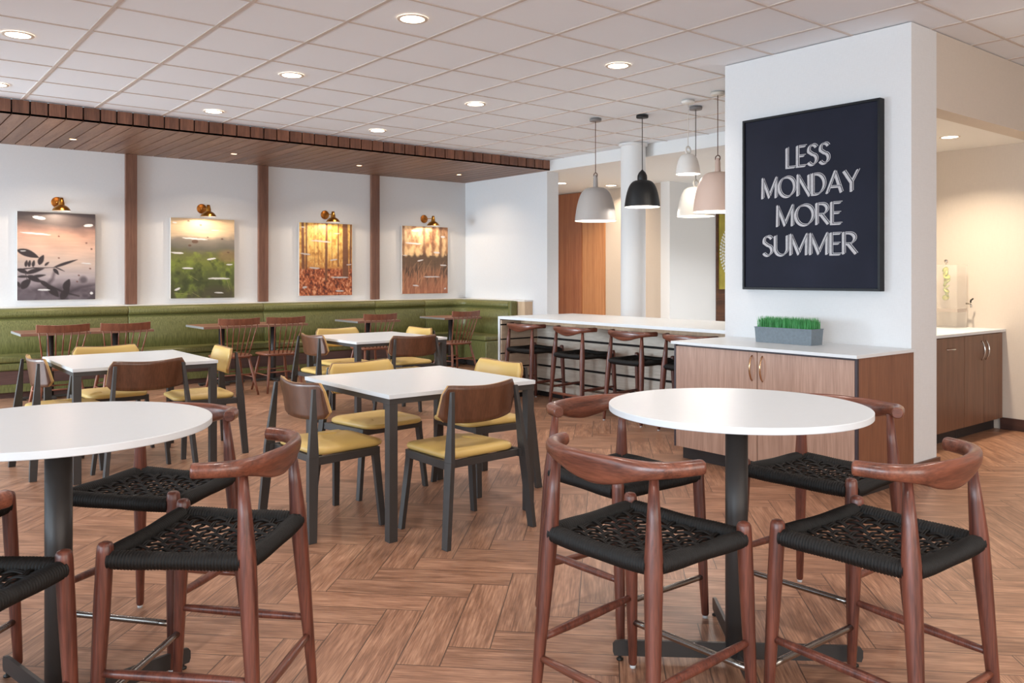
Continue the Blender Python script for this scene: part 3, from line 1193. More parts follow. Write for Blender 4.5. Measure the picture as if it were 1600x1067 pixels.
G_C = 'upholstered chairs at the square tables'
chair = make_chair('mustard seat chair before the nearest square table, brown back to the viewer', G_C)
chair.location = (2.576, 3.678, 0)
chair.rotation_euler = (0, 0, 0.066)
for lab, x, y, th in (
        ('mustard seat chair on the left side of the nearest square table', 2.078, 4.21, -1.523),
        ('mustard chair right of the nearest square table, pale yellow back facing left', 3.184, 4.332, 1.565),
        ('mustard chair behind the nearest square table, padded back facing the camera', 2.635, 4.68, 3.238),
        ('mustard seat chair before the left square table, brown back above the round top', 1.557, 6.01, 0.04),
        ('mustard seat chair on the left side of the left square table, nearest the left edge', 1.19, 6.53, -1.50),
        ('mustard chair on the right side of the left square table, yellow back in profile', 2.13, 6.53, 1.50),
        ('mustard chair behind the left square table, padded back below the spindle chairs', 1.62, 7.05, 3.16),
        ('mustard seat chair on the left side of the farther middle square table', 3.645, 7.40, -1.55),
        ('mustard seat chair before the farther middle square table, brown back to the viewer', 4.18, 6.86, -0.08),
        ('mustard chair right of the farther middle square table, by the last spindle chair', 4.67, 7.66, 1.57),
        ('mustard chair behind the farther middle square table, padded back towards the camera', 4.10, 7.96, 3.12)):
    dup(chair, lab, (x, y, 0), th)


# ------------------------------------------------------------------ banquette tables
def make_banquette_table(label, x, first=None):
    if first:
        return dup(first, label, (x, 10.33, 0), 0)
    t = thing('banquette_table', label, 'table', (x, 10.33, 0), 0, 'brown laminate tables at the banquette')
    MB().box(-0.330, 0.330, -0.335, 0.335, 0.712, 0.740).build('table_top', [M['laminate']], t, bevel=0.002)
    MB().box(-0.3315, -0.3302, -0.335, 0.335, 0.713, 0.739).build('edge_band', M['lam_edge'], t)
    MB().box(0.3302, 0.3315, -0.335, 0.335, 0.713, 0.739).build('edge_band', M['lam_edge'], t)
    MB().lathe([(0, 0.03), (0.036, 0.03), (0.036, 0.7115), (0, 0.7115)], (0, 0, 0), 24).build('pole', M['black_metal'], t)
    MB().box(-0.28, 0.28, -0.03, 0.03, 0.012, 0.035).box(-0.03, 0.03, -0.2, 0.2, 0.0121, 0.0351).box(-0.27, -0.23, -0.02, 0.02, 0, 0.012).box(0.23, 0.27, -0.02, 0.02, 0, 0.012).build('base', M['black_metal'], t, bevel=0.004)
    return t


bt = make_banquette_table('brown laminate banquette table at far left, first of the leftmost pair', 1.745)
for lab, x in (('brown laminate banquette table at left with the second spindle chair before it', 2.412),
               ('brown laminate banquette table under the second art panel, left one of its pair', 3.635),
               ('brown laminate banquette table left of the second batten, right one of its pair', 4.302),
               ('single brown laminate banquette table under the third art panel', 5.675),
               ('single brown laminate banquette table near the banquette corner', 7.075)):
    make_banquette_table(lab, x, bt)


# ------------------------------------------------------------------ spindle chair
def make_windsor(label, group):
    t = thing('spindle_chair', label, 'chair', group=group)
    # saddle seat
    rings = []
    out = []
    for k in range(28):
        a = 2 * PI * k / 28
        ca, sa = math.cos(a), math.sin(a)
        e = 3.2
        x = 0.222 * math.copysign(abs(ca) ** (2 / e), ca)
        y = 0.210 * math.copysign(abs(sa) ** (2 / e), sa)
        out.append((x * (1 + 0.06 * y / 0.21), y))
    for z, k in ((0.420, 0.90), (0.432, 1.0), (0.444, 1.0), (0.449, 0.97), (0.444, 0.7), (0.441, 0.3)):
        rings.append([(x * k, y * k, z) for x, y in out])
    MB().loft(rings).build('seat', M['windsor'], t)
    for sx in (-1, 1):
        for sy in (-1, 1):
            a = (sx * 0.222, sy * 0.235 - 0.02, 0)
            b = (sx * 0.150, sy * 0.145, 0.428)
            path = [tuple(a[i] + (b[i] - a[i]) * k for i in range(3)) for k in (0, 0.3, 0.6, 0.9, 1)]
            MB().tube(path, [0.0115, 0.0145, 0.0175, 0.015, 0.013], 10).build('leg', M['windsor'], t)

    def on(sx, sy, z):
        k = z / 0.428
        return (sx * (0.222 - 0.072 * k), (sy * 0.235 - 0.02) * (1 - k) + sy * 0.145 * k, z)
    for sx in (-1, 1):
        MB().tube([on(sx, -1, 0.20), on(sx, 1, 0.20)], 0.008, 8).build('stretcher', M['windsor'], t)
    for sy, z in ((-1, 0.235), (1, 0.235)):
        MB().tube([on(-1, sy, z), on(1, sy, z)], 0.008, 8).build('stretcher', M['windsor'], t)
    # crest rail, curved in plan
    rings = []
    for k in range(17):
        u = -1 + 2 * k / 16
        x = u * 0.236
        y = -0.300 + 0.040 * u * u
        z0, z1 = 0.797 + 0.006 * u * u, 0.870 + 0.010 * u * u
        th = 0.010
        rings.append([(x, y - th + 0.004, z0), (x, y + th + 0.004, z0), (x, y + th - 0.004, z1), (x, y - th - 0.004, z1)])
    MB().loft(rings, smooth=False).build('crest_rail', M['windsor'], t, bevel=0.004)
    for k in range(7):
        u = -1 + 2 * k / 6
        a = (u * 0.150, -0.165 + 0.020 * u * u, 0.444)
        b = (u * 0.213, -0.298 + 0.040 * u * u * 0.8, 0.815)
        path = [tuple(a[i] + (b[i] - a[i]) * q for i in range(3)) for q in (0, 0.35, 0.7, 1)]
        MB().tube(path, [0.0070, 0.0080, 0.0065, 0.0055], 8).build('spindle', M['windsor'], t)
    return t


G_W = 'spindle back chairs at the banquette tables'
wc = make_windsor('reddish spindle back chair at the far left banquette table', G_W)
wc.location = (1.64, 9.33, 0)
wc.rotation_euler = (0, 0, 0.02)
for lab, x, y, th in (
        ('reddish spindle back chair second from the left', 2.20, 9.27, 0.0),
        ('reddish spindle back chair, left one of the middle pair', 3.42, 9.42, 0.0),
        ('reddish spindle back chair, right one of the middle pair', 3.97, 9.42, 0.0),
        ('reddish spindle back chair alone under the third art panel', 5.20, 9.40, 0.0),
        ('reddish spindle back chair nearest the banquette corner', 6.50, 9.40, 0.05)):
    dup(wc, lab, (x, y, 0), th)


# ------------------------------------------------------------------ island
def island():
    t = thing('kitchen_island', 'long white counter island with whitewashed slat panels and four stools', 'island')
    x0, x1, y0, y1 = 5.585, 6.70, PY1 + 0.004, 7.235
    w = MB()
    w.box(x0, x1, y0, y1, 0.876, 0.905)
    w.box(x0, x1, y1 - 0.03, y1, 0.0, 0.8755)
    w.build('countertop', M['quartz'], t, bevel=0.0015)
    px = 6.10
    body = MB()
    body.box(px + 0.02, x1 - 0.03, y0 + 0.003, y1 - 0.05, 0.0, 0.8755, 0)
    body.box(x0 + 0.01, px + 0.02, y1 - 0.045, y1 - 0.0305, 0.0, 0.8755, 0)
    body.build('carcass', M['dark_gap'], t)
    zs_ = [0.045, 0.190, 0.345, 0.500, 0.655, 0.815, 0.874]
    sl = MB()
    for a, b in zip(zs_[:-1], zs_[1:]):
        sl.box(px, px + 0.0195, y0 + 0.002, y1 - 0.0605, a + 0.012, b - 0.012, 0)
        sl.box(x0 + 0.004, px + 0.019, y1 - 0.060, y1 - 0.0455, a + 0.008, b - 0.008, 1)
    sl.build('slat_panel', [M['slat'], M['slat_x']], t)
    MB().box(px - 0.24, px - 0.005, y0 + 0.002, y1 - 0.062, 0.820, 0.8755).build('support_rail', M['ledge_wood'], t)


island()


# ------------------------------------------------------------------ cabinets
def bow_handle(parent, a, b, out, mat, r=0.0045, name='handle'):
    """arched pull from a to b bulging towards out"""
    a, b, out = Vector(a), Vector(b), Vector(out)
    path = []
    for k in range(13):
        s = k / 12
        path.append(a.lerp(b, s) + out * (math.sin(PI * s) ** 0.7))
    return MB().tube(path, [r * (1.0 + 0.5 * math.sin(PI * k / 12)) for k in range(13)], 10).build(name, mat, parent)


def sign_cabinet():
    t = thing('base_cabinet', 'two door wood cabinet standing against the wall below the chalkboard sign', 'cabinet')
    x0, y0, y1, zt_ = 4.785, 2.632, 4.062, 0.846
    MB().box(x0 + 0.020, PX0 - 0.001, y0, y0 + 0.02, 0.094, zt_).build('side_panel', M['cab_side'], t)
    MB().box(x0 + 0.020, PX0 - 0.001, y1 - 0.02, y1, 0.094, zt_).build('side_panel', M['cab_side'], t)
    MB().box(x0 + 0.020, PX0 - 0.001, y0 + 0.021, y1 - 0.021, 0.094, zt_).build('carcass', M['cab_edge'], t)
    MB().box(x0 + 0.0, x0 + 0.0195, y0, y0 + 0.016, 0.094, zt_).build('edge_strip', M['cab_edge'], t)
    MB().box(x0, x0 + 0.0195, y1 - 0.016, y1, 0.094, zt_).build('edge_strip', M['cab_edge'], t)
    MB().box(x0 + 0.065, PX0 - 0.001, y0 + 0.002, y1 - 0.03, 0.0, 0.0935).build('plinth', M['dark_base'], t)
    ym = 3.343
    for a, b, hy in ((y0 + 0.018, ym - 0.003, ym - 0.042), (ym + 0.003, y1 - 0.018, ym + 0.040)):
        d = MB().box(x0, x0 + 0.019, a, b, 0.096, zt_ - 0.012).build('door', M['cab_front'], t, bevel=0.001)
        bow_handle(d, (x0 - 0.001, hy, 0.812), (x0 - 0.001, hy, 0.640), (-0.030, 0, 0), M['satin'])
    c = MB().box(x0 - 0.03, PX0 - 0.001, y0 - 0.014, y1 + 0.008, 0.848, 0.869).build('countertop', M['quartz'], bevel=0.0015)
    tag(c, 'white quartz countertop on the cabinet below the chalkboard sign', 'countertop')


sign_cabinet()


def alcove_cabinets():
    y0, zt_ = 3.02, 0.857
    for n_, (a, b, lab) in enumerate(((5.95, 6.55, 'dark wood alcove cabinet hidden behind the sign wall corner'),
                                      (6.555, 7.181, 'dark wood alcove cabinet with one short horizontal pull'))):
        t = thing('base_cabinet', lab, 'cabinet')
        MB().box(a, b, y0 + 0.02, y0 + 0.62, 0.10, zt_).build('carcass', M['alcove_wood'], t)
        MB().box(a, b, y0 + 0.07, y0 + 0.60, 0.0, 0.0995).build('plinth', M['dark_base'], t)
        d = MB().box(a + 0.002, b - 0.002, y0, y0 + 0.0195, 0.102, zt_ - 0.006).build('door', M['alcove_wood'], t, bevel=0.001)
        xm = 6.93 if n_ else 6.3
        bow_handle(d, (xm - 0.08, y0 - 0.001, 0.758), (xm + 0.08, y0 - 0.001, 0.758), (0, -0.026, 0), M['chrome'])
    t = thing('base_cabinet', 'dark wood alcove cabinet with a pair of arched pulls by the right wall', 'cabinet')
    a, m_, b = 7.185, 7.551, WX - 0.022
    MB().box(a, b, y0 + 0.02, y0 + 0.62, 0.10, zt_).build('carcass', M['alcove_wood'], t)
    MB().box(a, b, y0 + 0.07, y0 + 0.60, 0.0, 0.0995).build('plinth', M['dark_base'], t)
    for x_a, x_b, hx in ((a + 0.002, m_ - 0.002, m_ - 0.045), (m_ + 0.002, b - 0.001, m_ + 0.04)):
        d = MB().box(x_a, x_b, y0, y0 + 0.0195, 0.102, zt_ - 0.006).build('door', M['alcove_wood'], t, bevel=0.001)
        bow_handle(d, (hx, y0 - 0.001, 0.80), (hx, y0 - 0.001, 0.635), (0, -0.028, 0), M['chrome'])
    c = MB().box(PX1 + 0.002, WX - 0.002, y0 - 0.02, PY1 - 0.002, 0.859, 0.883).build('countertop', M['quartz'], bevel=0.0015)
    tag(c, 'white countertop running into the alcove at right', 'countertop')
    # rear carcass under the deep counter
    r_ = MB().box(PX1 + 0.01, WX - 0.022, y0 + 0.63, PY1 - 0.004, 0.0, 0.857).build('storage_cabinet', M['alcove_wood'])
    tag(r_, 'plain wood carcass behind the alcove cabinets, under the white counter', 'cabinet')


alcove_cabinets()


def dispenser():
    t = thing('drink_dispenser', 'clear acrylic water dispenser with lime slices on the alcove counter', 'dispenser', (0, 0, 0))
    x0, x1, y0, y1 = 7.70, 7.895, 3.30, 3.52
    z0 = 0.8835
    # stand
    st = MB()
    for a, b, c, d in ((x0, x1, y0, y0 + 0.004), (x0, x1, y1 - 0.004, y1), (x0, x0 + 0.004, y0 + 0.004, y1 - 0.004), (x1 - 0.004, x1, y0 + 0.004, y1 - 0.004)):
        st.box(a, b, c, d, z0, 1.026)
    st.build('stand', M['acrylic'], t)
    MB().box(x0, x1, y0, y1, 1.0265, 1.055).build('band', M['acrylic_edge'], t)
    tk = MB()
    for a, b, c, d in ((x0, x1, y0, y0 + 0.004), (x0, x1, y1 - 0.004, y1), (x0, x0 + 0.004, y0 + 0.004, y1 - 0.004), (x1 - 0.004, x1, y0 + 0.004, y1 - 0.004)):
        tk.box(a, b, c, d, 1.0555, 1.44)
    tk.build('tank', M['acrylic'], t)
    lid = MB().box(x0 - 0.004, x1 + 0.004, y0 - 0.004, y1 + 0.004, 1.4405, 1.449).build('lid', M['acrylic'], t)
    s = MB()
    cx_, cy_ = (x0 + x1) / 2 - 0.02, (y0 + y1) / 2 + 0.02
    s.lathe([(0, 1.449), (0.006, 1.450), (0.006, 1.462), (0.014, 1.470), (0.017, 1.482), (0.013, 1.495), (0, 1.50)], (cx_, cy_, 0), 16)
    s.build('lid_knob', M['chrome'], lid)
    # infuser with slices
    random.seed(3)
    inf = MB().tube([(cx_, cy_, 1.14), (cx_, cy_, 1.438)], 0.004, 8).build('infuser_rod', M['acrylic'], t)
    for k in range(9):
        z = 1.155 + k * 0.031
        tilt = Matrix.Translation((cx_ + random.uniform(-0.008, 0.008), cy_ + random.uniform(-0.008, 0.008), z)) @ Matrix.Rotation(random.uniform(0, 6), 4, 'Z') @ Matrix.Rotation(random.uniform(0.5, 1.3), 4, 'X')
        m = MB().lathe([(0, -0.004), (0.027, -0.004), (0.027, 0.004), (0, 0.004)], (0, 0, 0), 20, 0)
        m.lathe([(0.0272, -0.0045), (0.0295, -0.0035), (0.0295, 0.0035), (0.0272, 0.0045)], (0, 0, 0), 20, 1)
        m.xform(tilt)
        m.build('lime_slice', [M['lime'], M['lime_rind']], t)
    tp = MB()
    yf = (y0 + y1) / 2
    px_ = x1 - 0.02
    tp.tube([(px_, y0 - 0.001, 1.10), (px_, y0 - 0.035, 1.10), (px_, y0 - 0.045, 1.085), (px_, y0 - 0.045, 1.065)], 0.008, 10)
    tap = tp.build('tap', M['chrome'], t)
    MB().tube([(px_, y0 - 0.040, 1.108), (px_, y0 - 0.042, 1.13), (px_ + 0.018, y0 - 0.055, 1.145)], 0.007, 8).build('tap_lever', M['black'], tap)


dispenser()


# ------------------------------------------------------------------ planter with grass
def planter():
    t = thing('grass_planter', 'slate grey trough of green grass on the white cabinet top below the sign', 'planter', (5.235, 3.398, 0.8695), 0)
    hw, hl, h = 0.075, 0.228, 0.107
    b = MB()
    b.hexa([(-hw + .006, -hl + .006, 0), (hw - .006, -hl + .006, 0), (hw - .006, hl - .006, 0), (-hw + .006, hl - .006, 0)], [(-hw, -hl, h), (hw, -hl, h), (hw, hl, h), (-hw, hl, h)])
    b.box(-hw - 0.003, hw + 0.003, -hl - 0.003, -hl + 0.006, h, h + 0.005)
    b.box(-hw - 0.003, hw + 0.003, hl - 0.006, hl + 0.003, h, h + 0.005)
    b.box(-hw - 0.003, -hw + 0.006, -hl + 0.006, hl - 0.006, h, h + 0.005)
    b.box(hw - 0.006, hw + 0.003, -hl + 0.006, hl - 0.006, h, h + 0.005)
    b.build('trough', M['slate'], t)
    random.seed(11)
    g = MB()
    for k in range(2600):
        x = random.uniform(-hw + 0.01, hw - 0.01)
        y = random.uniform(-hl + 0.012, hl - 0.012)
        hh = random.uniform(0.055, 0.090)
        a = random.uniform(0, 2 * PI)
        l = random.uniform(0.003, 0.022)
        w_ = random.uniform(0.0010, 0.0019)
        dx, dy = math.cos(a) * l, math.sin(a) * l + (0.004 if y > hl * 0.8 else (-0.004 if y < -hl * 0.8 else 0))
        sx_, sy_ = -math.sin(a) * w_, math.cos(a) * w_
        p0 = Vector((x, y, h + 0.001))
        p1 = Vector((x + dx * 0.4, y + dy * 0.4, h + hh * 0.6))
        p2 = Vector((x + dx, y + dy, h + hh))
        s = Vector((sx_, sy_, 0))
        g.add([p0 - s, p0 + s, p1 + s * 0.8, p1 - s * 0.8, p2], [(0, 1, 2, 3), (3, 2, 4)])
    o = g.build('grass', M['grass'], t)
    o['kind'] = 'stuff'


planter()


# ------------------------------------------------------------------ chalkboard sign
def arc(cx_, cy_, rx, ry, a0, a1, n=14):
    return [(cx_ + rx * math.cos(R(a0 + (a1 - a0) * k / n)), cy_ + ry * math.sin(R(a0 + (a1 - a0) * k / n))) for k in range(n + 1)]


# strokes on a unit cell: x 0..w, y 0..1
GLY = {
    'L': (0.52, [[(0.06, 1), (0.06, 0), (0.5, 0)]]),
    'E': (0.52, [[(0.48, 1), (0.06, 1), (0.06, 0), (0.48, 0)], [(0.06, 0.52), (0.42, 0.52)]]),
    'S': (0.56, [arc(0.29, 0.75, 0.21, 0.25, 25, 200, 12) + arc(0.27, 0.26, 0.23, 0.26, 85, -150, 16)]),
    'M': (0.92, [[(0.06, 0), (0.06, 1), (0.44, 0.08), (0.84, 1), (0.84, 0)]]),
    'O': (0.98, [arc(0.48, 0.5, 0.44, 0.5, 0, 360, 30)]),
    'N': (0.74, [[(0.06, 0), (0.06, 1), (0.66, 0), (0.66, 1)]]),
    'D': (0.74, [[(0.06, 0), (0.06, 1)] + arc(0.24, 0.5, 0.44, 0.5, 90, -90, 18) + [(0.06, 0)]]),
    'A': (0.80, [[(0.02, 0), (0.42, 1), (0.76, 0)], [(0.16, 0.30), (0.64, 0.30)]]),
    'Y': (0.74, [[(0.02, 1), (0.40, 0.42), (0.72, 1)], [(0.40, 0.42), (0.40, 0)]]),
    'R': (0.66, [[(0.06, 0), (0.06, 1)] + arc(0.28, 0.74, 0.28, 0.26, 90, -90, 12) + [(0.06, 0.48)], [(0.26, 0.48), (0.62, 0)]]),
    'U': (0.74, [[(0.06, 1), (0.06, 0.34)] + arc(0.37, 0.34, 0.31, 0.34, 180, 360, 14) + [(0.68, 1)]]),
}


def ribbon(pts, hw):
    """outline quads of a polyline with mitred joins, in the letter plane"""
    P = [np.array(p, float) for p in pts]
    n_ = len(P)
    closed = np.linalg.norm(P[0] - P[-1]) < 1e-6
    L, Rr = [], []
    for i in range(n_):
        if closed:
            a = P[i - 1] if i > 0 else P[-2]
            c = P[i + 1] if i < n_ - 1 else P[1]
        else:
            a = P[max(i - 1, 0)]
            c = P[min(i + 1, n_ - 1)]
        d1 = P[i] - a
        d2 = c - P[i]
        d1 = d1 / (np.linalg.norm(d1) + 1e-9) if np.linalg.norm(d1) > 1e-9 else d2 / np.linalg.norm(d2)
        d2 = d2 / (np.linalg.norm(d2) + 1e-9) if np.linalg.norm(d2) > 1e-9 else d1
        t_ = d1 + d2
        if np.linalg.norm(t_) < 1e-6:
            t_ = d1
        t_ = t_ / np.linalg.norm(t_)
        nrm = np.array([-t_[1], t_[0]])
        c_ = max(0.45, nrm @ np.array([-d1[1], d1[0]]))
        L.append(P[i] + nrm * hw / c_)
        Rr.append(P[i] - nrm * hw / c_)
    return L, Rr


def sign():
    y_l, y_r, z0, z1 = 3.934, 2.830, 1.245, 2.553      # left and right edge as seen from the room
    xf = PX0 - 0.062
    t = thing('wall_sign', 'tall black framed chalkboard sign reading less monday more summer', 'sign')
    f = MB()
    fw_ = 0.018
    f.box(xf, PX0 - 0.001, y_r, y_r + fw_, z0, z1)
    f.box(xf, PX0 - 0.001, y_l - fw_, y_l, z0, z1)
    f.box(xf, PX0 - 0.001, y_r + fw_, y_l - fw_, z0, z0 + fw_)
    f.box(xf, PX0 - 0.001, y_r + fw_, y_l - fw_, z1 - fw_, z1)
    f.build('frame', M['sign_frame'], t, bevel=0.0015)
    bd = MB().box(xf + 0.012, xf + 0.02, y_r + fw_, y_l - fw_, z0 + fw_, z1 - fw_).build('board', M['sign_board'], t)
    xb = xf + 0.0118
    rows = [('LESS', 3.552, 3.200, 2.156, 2.300), ('MONDAY', 3.762, 2.985, 1.940, 2.086), ('MORE', 3.634, 3.110, 1.722, 1.870), ('SUMMER', 3.755, 2.995, 1.506, 1.652)]
    m = MB()
    cnt = [0]

    def put(pts, hw, ox, oy, h, yl, sc, zb, depth):
        P = [((px + 0) * sc, py * h) for px, py in pts]
        Lf, Rg = ribbon(P, hw)
        for i in range(len(P) - 1):
            q = [Lf[i], Lf[i + 1], Rg[i + 1], Rg[i]]
            cnt[0] += 1
            x = xb - depth - 0.00001 * (cnt[0] % 40)
            vs = [(x, yl - (a[0] + ox), zb + a[1] + oy) for a in q]
            m.add(vs, [(0, 1, 2, 3)], 0 if depth != 0.0009 else 1)
    for word, yl, yr, zb, zt_ in rows:
        tot = sum(GLY[c][0] for c in word) + 0.06 * (len(word) - 1)
        h = (zt_ - zb)
        sc = (yl - yr) / tot
        x = 0.0
        for c in word:
            gw, strokes = GLY[c]
            for st in strokes:
                st2 = [(px + x, py) for px, py in st]
                # broad face, set down and to the left
                for k in range(5):
                    put(st2, 0.0062, -0.001 - 0.0026 * k, -0.0005 - 0.0015 * k, h, yl, sc, zb, 0.0004)
                # dark gap then a thin outline up and to the right
                put(st2, 0.0050, 0.0065, 0.0030, h, yl, sc, zb, 0.0009)
                put(st2, 0.0022, 0.0105, 0.0045, h, yl, sc, zb, 0.0016)
            x += gw + 0.06
    m.build('lettering', [M['chalk'], M['sign_board']], bd)


sign()


# ------------------------------------------------------------------ painted panels
def fnoise(w, h, sx, sy, seed):
    """smooth value noise sampled on a w x h grid with sx, sy cells"""
    rng = np.random.default_rng(seed)
    out = np.zeros((h, w))
    amp, tot = 1.0, 0.0
    for o in range(4):
        cx_, cy_ = int(sx * 2 ** o) + 2, int(sy * 2 ** o) + 2
        g = rng.random((cy_ + 1, cx_ + 1))
        xs = np.linspace(0, cx_ - 1.001, w)
        ys = np.linspace(0, cy_ - 1.001, h)
        xi, yi = xs.astype(int), ys.astype(int)
        fx, fy = xs - xi, ys - yi
        fx = fx * fx * (3 - 2 * fx)
        fy = fy * fy * (3 - 2 * fy)
        a = g[np.ix_(yi, xi)]
        b = g[np.ix_(yi, xi + 1)]
        c = g[np.ix_(yi + 1, xi)]
        d = g[np.ix_(yi + 1, xi + 1)]
        out += amp * ((a * (1 - fx) + b * fx) * (1 - fy)[:, None] + (c * (1 - fx) + d * fx) * fy[:, None])
        tot += amp
        amp *= 0.55
    return out / tot


AW, AH = 120, 150


def hexc(h):
    h = h.lstrip('#')
    return np.array([int(h[i:i + 2], 16) / 255 for i in (0, 2, 4)])


def ramp(v, stops):
    """v array -> rgb by piecewise linear stops (pos, hex)"""
    pos = [s[0] for s in stops]
    cols = np.array([hexc(s[1]) for s in stops])
    return np.stack([np.interp(v, pos, cols[:, k]) for k in range(3)], -1)


YY, XX = np.mgrid[0:AH, 0:AW]
XX = XX / (AW - 1.0)
YY = YY / (AH - 1.0)            # 0 at top


def blend(img, mask, col):
    mask = np.clip(mask, 0, 1)[..., None]
    return img * (1 - mask) + np.asarray(col) * mask


def soft(d, w):
    return np.clip(0.5 - d / w, 0, 1)


def line_mask(pts, widths, w=0.006):
    m = np.zeros((AH, AW))
    for (x0, y0, a), (x1, y1, b) in zip([(*p, q) for p, q in zip(pts, widths)][:-1], [(*p, q) for p, q in zip(pts, widths)][1:]):
        dx, dy = x1 - x0, (y1 - y0) * 1.25
        L = dx * dx + dy * dy + 1e-9
        t_ = np.clip(((XX - x0) * dx + (YY - y0) * 1.25 * dy) / L, 0, 1)
        d = np.hypot(XX - x0 - t_ * dx, (YY - y0) * 1.25 - t_ * dy)
        m = np.maximum(m, soft(d - (a + (b - a) * t_), w))
    return m


def ell(cx_, cy_, rx, ry, ang=0, w=0.15):
    a = R(ang)
    dx, dy = XX - cx_, (YY - cy_) * 1.25
    u = dx * math.cos(a) + dy * math.sin(a)
    v = -dx * math.sin(a) + dy * math.cos(a)
    return soft(np.hypot(u / rx, v / ry) - 1, w)


def smears(img, lst, col='#dcdad8', seed=0):
    rng = np.random.default_rng(seed)
    for (x, y, hw, hh, ang) in lst:
        a = R(ang)
        dx, dy = XX - x, (YY - y) * 1.25
        u = dx * math.cos(a) + dy * math.sin(a)
        v = -dx * math.sin(a) + dy * math.cos(a)
        wob = (fnoise(AW, AH, 16, 16, int(rng.integers(1e6))) - 0.5) * 0.9
        prof = np.clip(1 - (u / hw) ** 4, 0, 1)
        img = blend(img, soft(np.abs(v + wob * hh) - hh * prof, 0.006) * (np.abs(u) < hw), hexc(col))
    return img


def wood_lines(img, seed, s=0.06):
    g = fnoise(AW, AH, 3, 40, seed) - 0.5
    k = fnoise(AW, AH, 2, 9, seed + 1) - 0.5
    return np.clip(img * (1 + s * g[..., None] * 2 + s * k[..., None] * 2), 0, 1)


def art1():
    n1 = fnoise(AW, AH, 3, 5, 1)
    v = YY + 0.10 * (n1 - 0.5) + 0.10 * np.clip(0.35 - XX, 0, 1)
    img = ramp(v, [(0, '#4a4142'), (0.13, '#564b4a'), (0.19, '#8c6f65'), (0.26, '#c99d88'), (0.42, '#d3b19d'), (0.58, '#c9b3a6'), (0.72, '#b3a6a6'), (0.88, '#8d8186'), (1, '#645a60')])
    img = blend(img, soft(np.abs(YY - 0.90) - 0.08, 0.15) * fnoise(AW, AH, 6, 8, 5) * 0.9, hexc('#453a40'))
    dark = hexc('#2d2528')

    def leaf(x0, y0, x1, y1, w, soften=0.010):
        dx, dy = x1 - x0, (y1 - y0) * 1.25
        L = math.hypot(dx, dy)
        u = ((XX - x0) * dx + (YY - y0) * 1.25 * dy) / (L * L)
        v = (-(XX - x0) * dy + (YY - y0) * 1.25 * dx) / L
        prof = np.where((u > 0) & (u < 1), np.sin(np.pi * np.clip(u, 0, 1) ** 0.8) ** 0.8, 0)
        return soft(np.abs(v + 0.15 * w * np.sin(3 * u)) - w * prof, soften) * (u > 0) * (u < 1)
    mk = line_mask([(0, 0.655), (0.2, 0.635), (0.45, 0.63), (0.52, 0.615)], [0.012, 0.007, 0.005, 0.006])
    for a in ((0.0, 0.435, 0.27, 0.52, 0.050), (0.45, 0.63, 0.77, 0.535, 0.020), (0.47, 0.625, 0.60, 0.675, 0.008), (0.27, 0.60, 0.33, 0.485, 0.036),
              (0.34, 0.61, 0.40, 0.565, 0.016), (0.45, 0.64, 0.52, 0.715, 0.024), (0.05, 0.87, 0.17, 0.76, 0.050), (0.60, 0.90, 0.66, 0.76, 0.048),
              (0.0, 0.65, 0.14, 0.70, 0.030), (0.10, 0.70, 0.34, 0.64, 0.030), (0.12, 0.725, 0.30, 0.80, 0.038), (0.0, 0.735, 0.16, 0.735, 0.018),
              (0.16, 0.745, 0.36, 0.715, 0.022), (0.28, 0.78, 0.42, 0.87, 0.03), (0.37, 0.84, 0.52, 0.97, 0.05), (0.55, 1.0, 0.66, 0.86, 0.05), (0.0, 0.79, 0.03, 0.86, 0.02)):
        mk = np.maximum(mk, leaf(*a))
    for x in (0.105, 0.145, 0.195):
        mk = np.maximum(mk, leaf(x, 0.625, x + 0.015, 0.545, 0.020))
    mk = np.maximum(mk, line_mask([(0.10, 0.70), (0.12, 0.74), (0.12, 0.78)], [0.004, 0.004, 0.003]))
    mk = np.maximum(mk, line_mask([(0.28, 0.78), (0.45, 0.86), (0.60, 0.92), (0.78, 0.96)], [0.012, 0.014, 0.012, 0.008], 0.02))
    blur = np.maximum(line_mask([(0.36, 0.84), (0.44, 0.76), (0.47, 0.66)], [0.03, 0.02, 0.01], 0.04) * 0.6, line_mask([(0.62, 0.93), (0.8, 0.86), (1.0, 0.83)], [0.03, 0.025, 0.015], 0.05) * 0.7)
    blur = np.maximum(blur, ell(0.84, 0.77, 0.05, 0.05, 0, 0.8) * 0.6)
    blur = np.maximum(blur, np.clip((fnoise(AW, AH, 6, 6, 15) - 0.48) * 5, 0, 1) * np.clip((YY - 0.82) * 8, 0, 1) * 0.75)
    img = blend(img, blur, hexc('#3a3036'))
    img = blend(img, mk * 0.95, dark)
    for x, y in ((0.52, 0.27), (0.88, 0.34), (0.95, 0.41), (0.52, 0.52), (0.93, 0.64), (0.76, 0.79), (0.78, 0.72)):
        img = blend(img, ell(x, y, 0.014, 0.012) * 0.8, hexc('#6a453d'))
    img = wood_lines(img, 9)
    return smears(img, [(0.27, 0.065, 0.085, 0.022, 5), (0.91, 0.135, 0.065, 0.02, -8), (0.23, 0.245, 0.20, 0.012, 4), (0.07, 0.445, 0.04, 0.006, 0), (0.88, 0.58, 0.07, 0.008, 4), (0.95, 0.93, 0.02, 0.02, 0), (0.33, 0.885, 0.08, 0.012, 0)], seed=3)


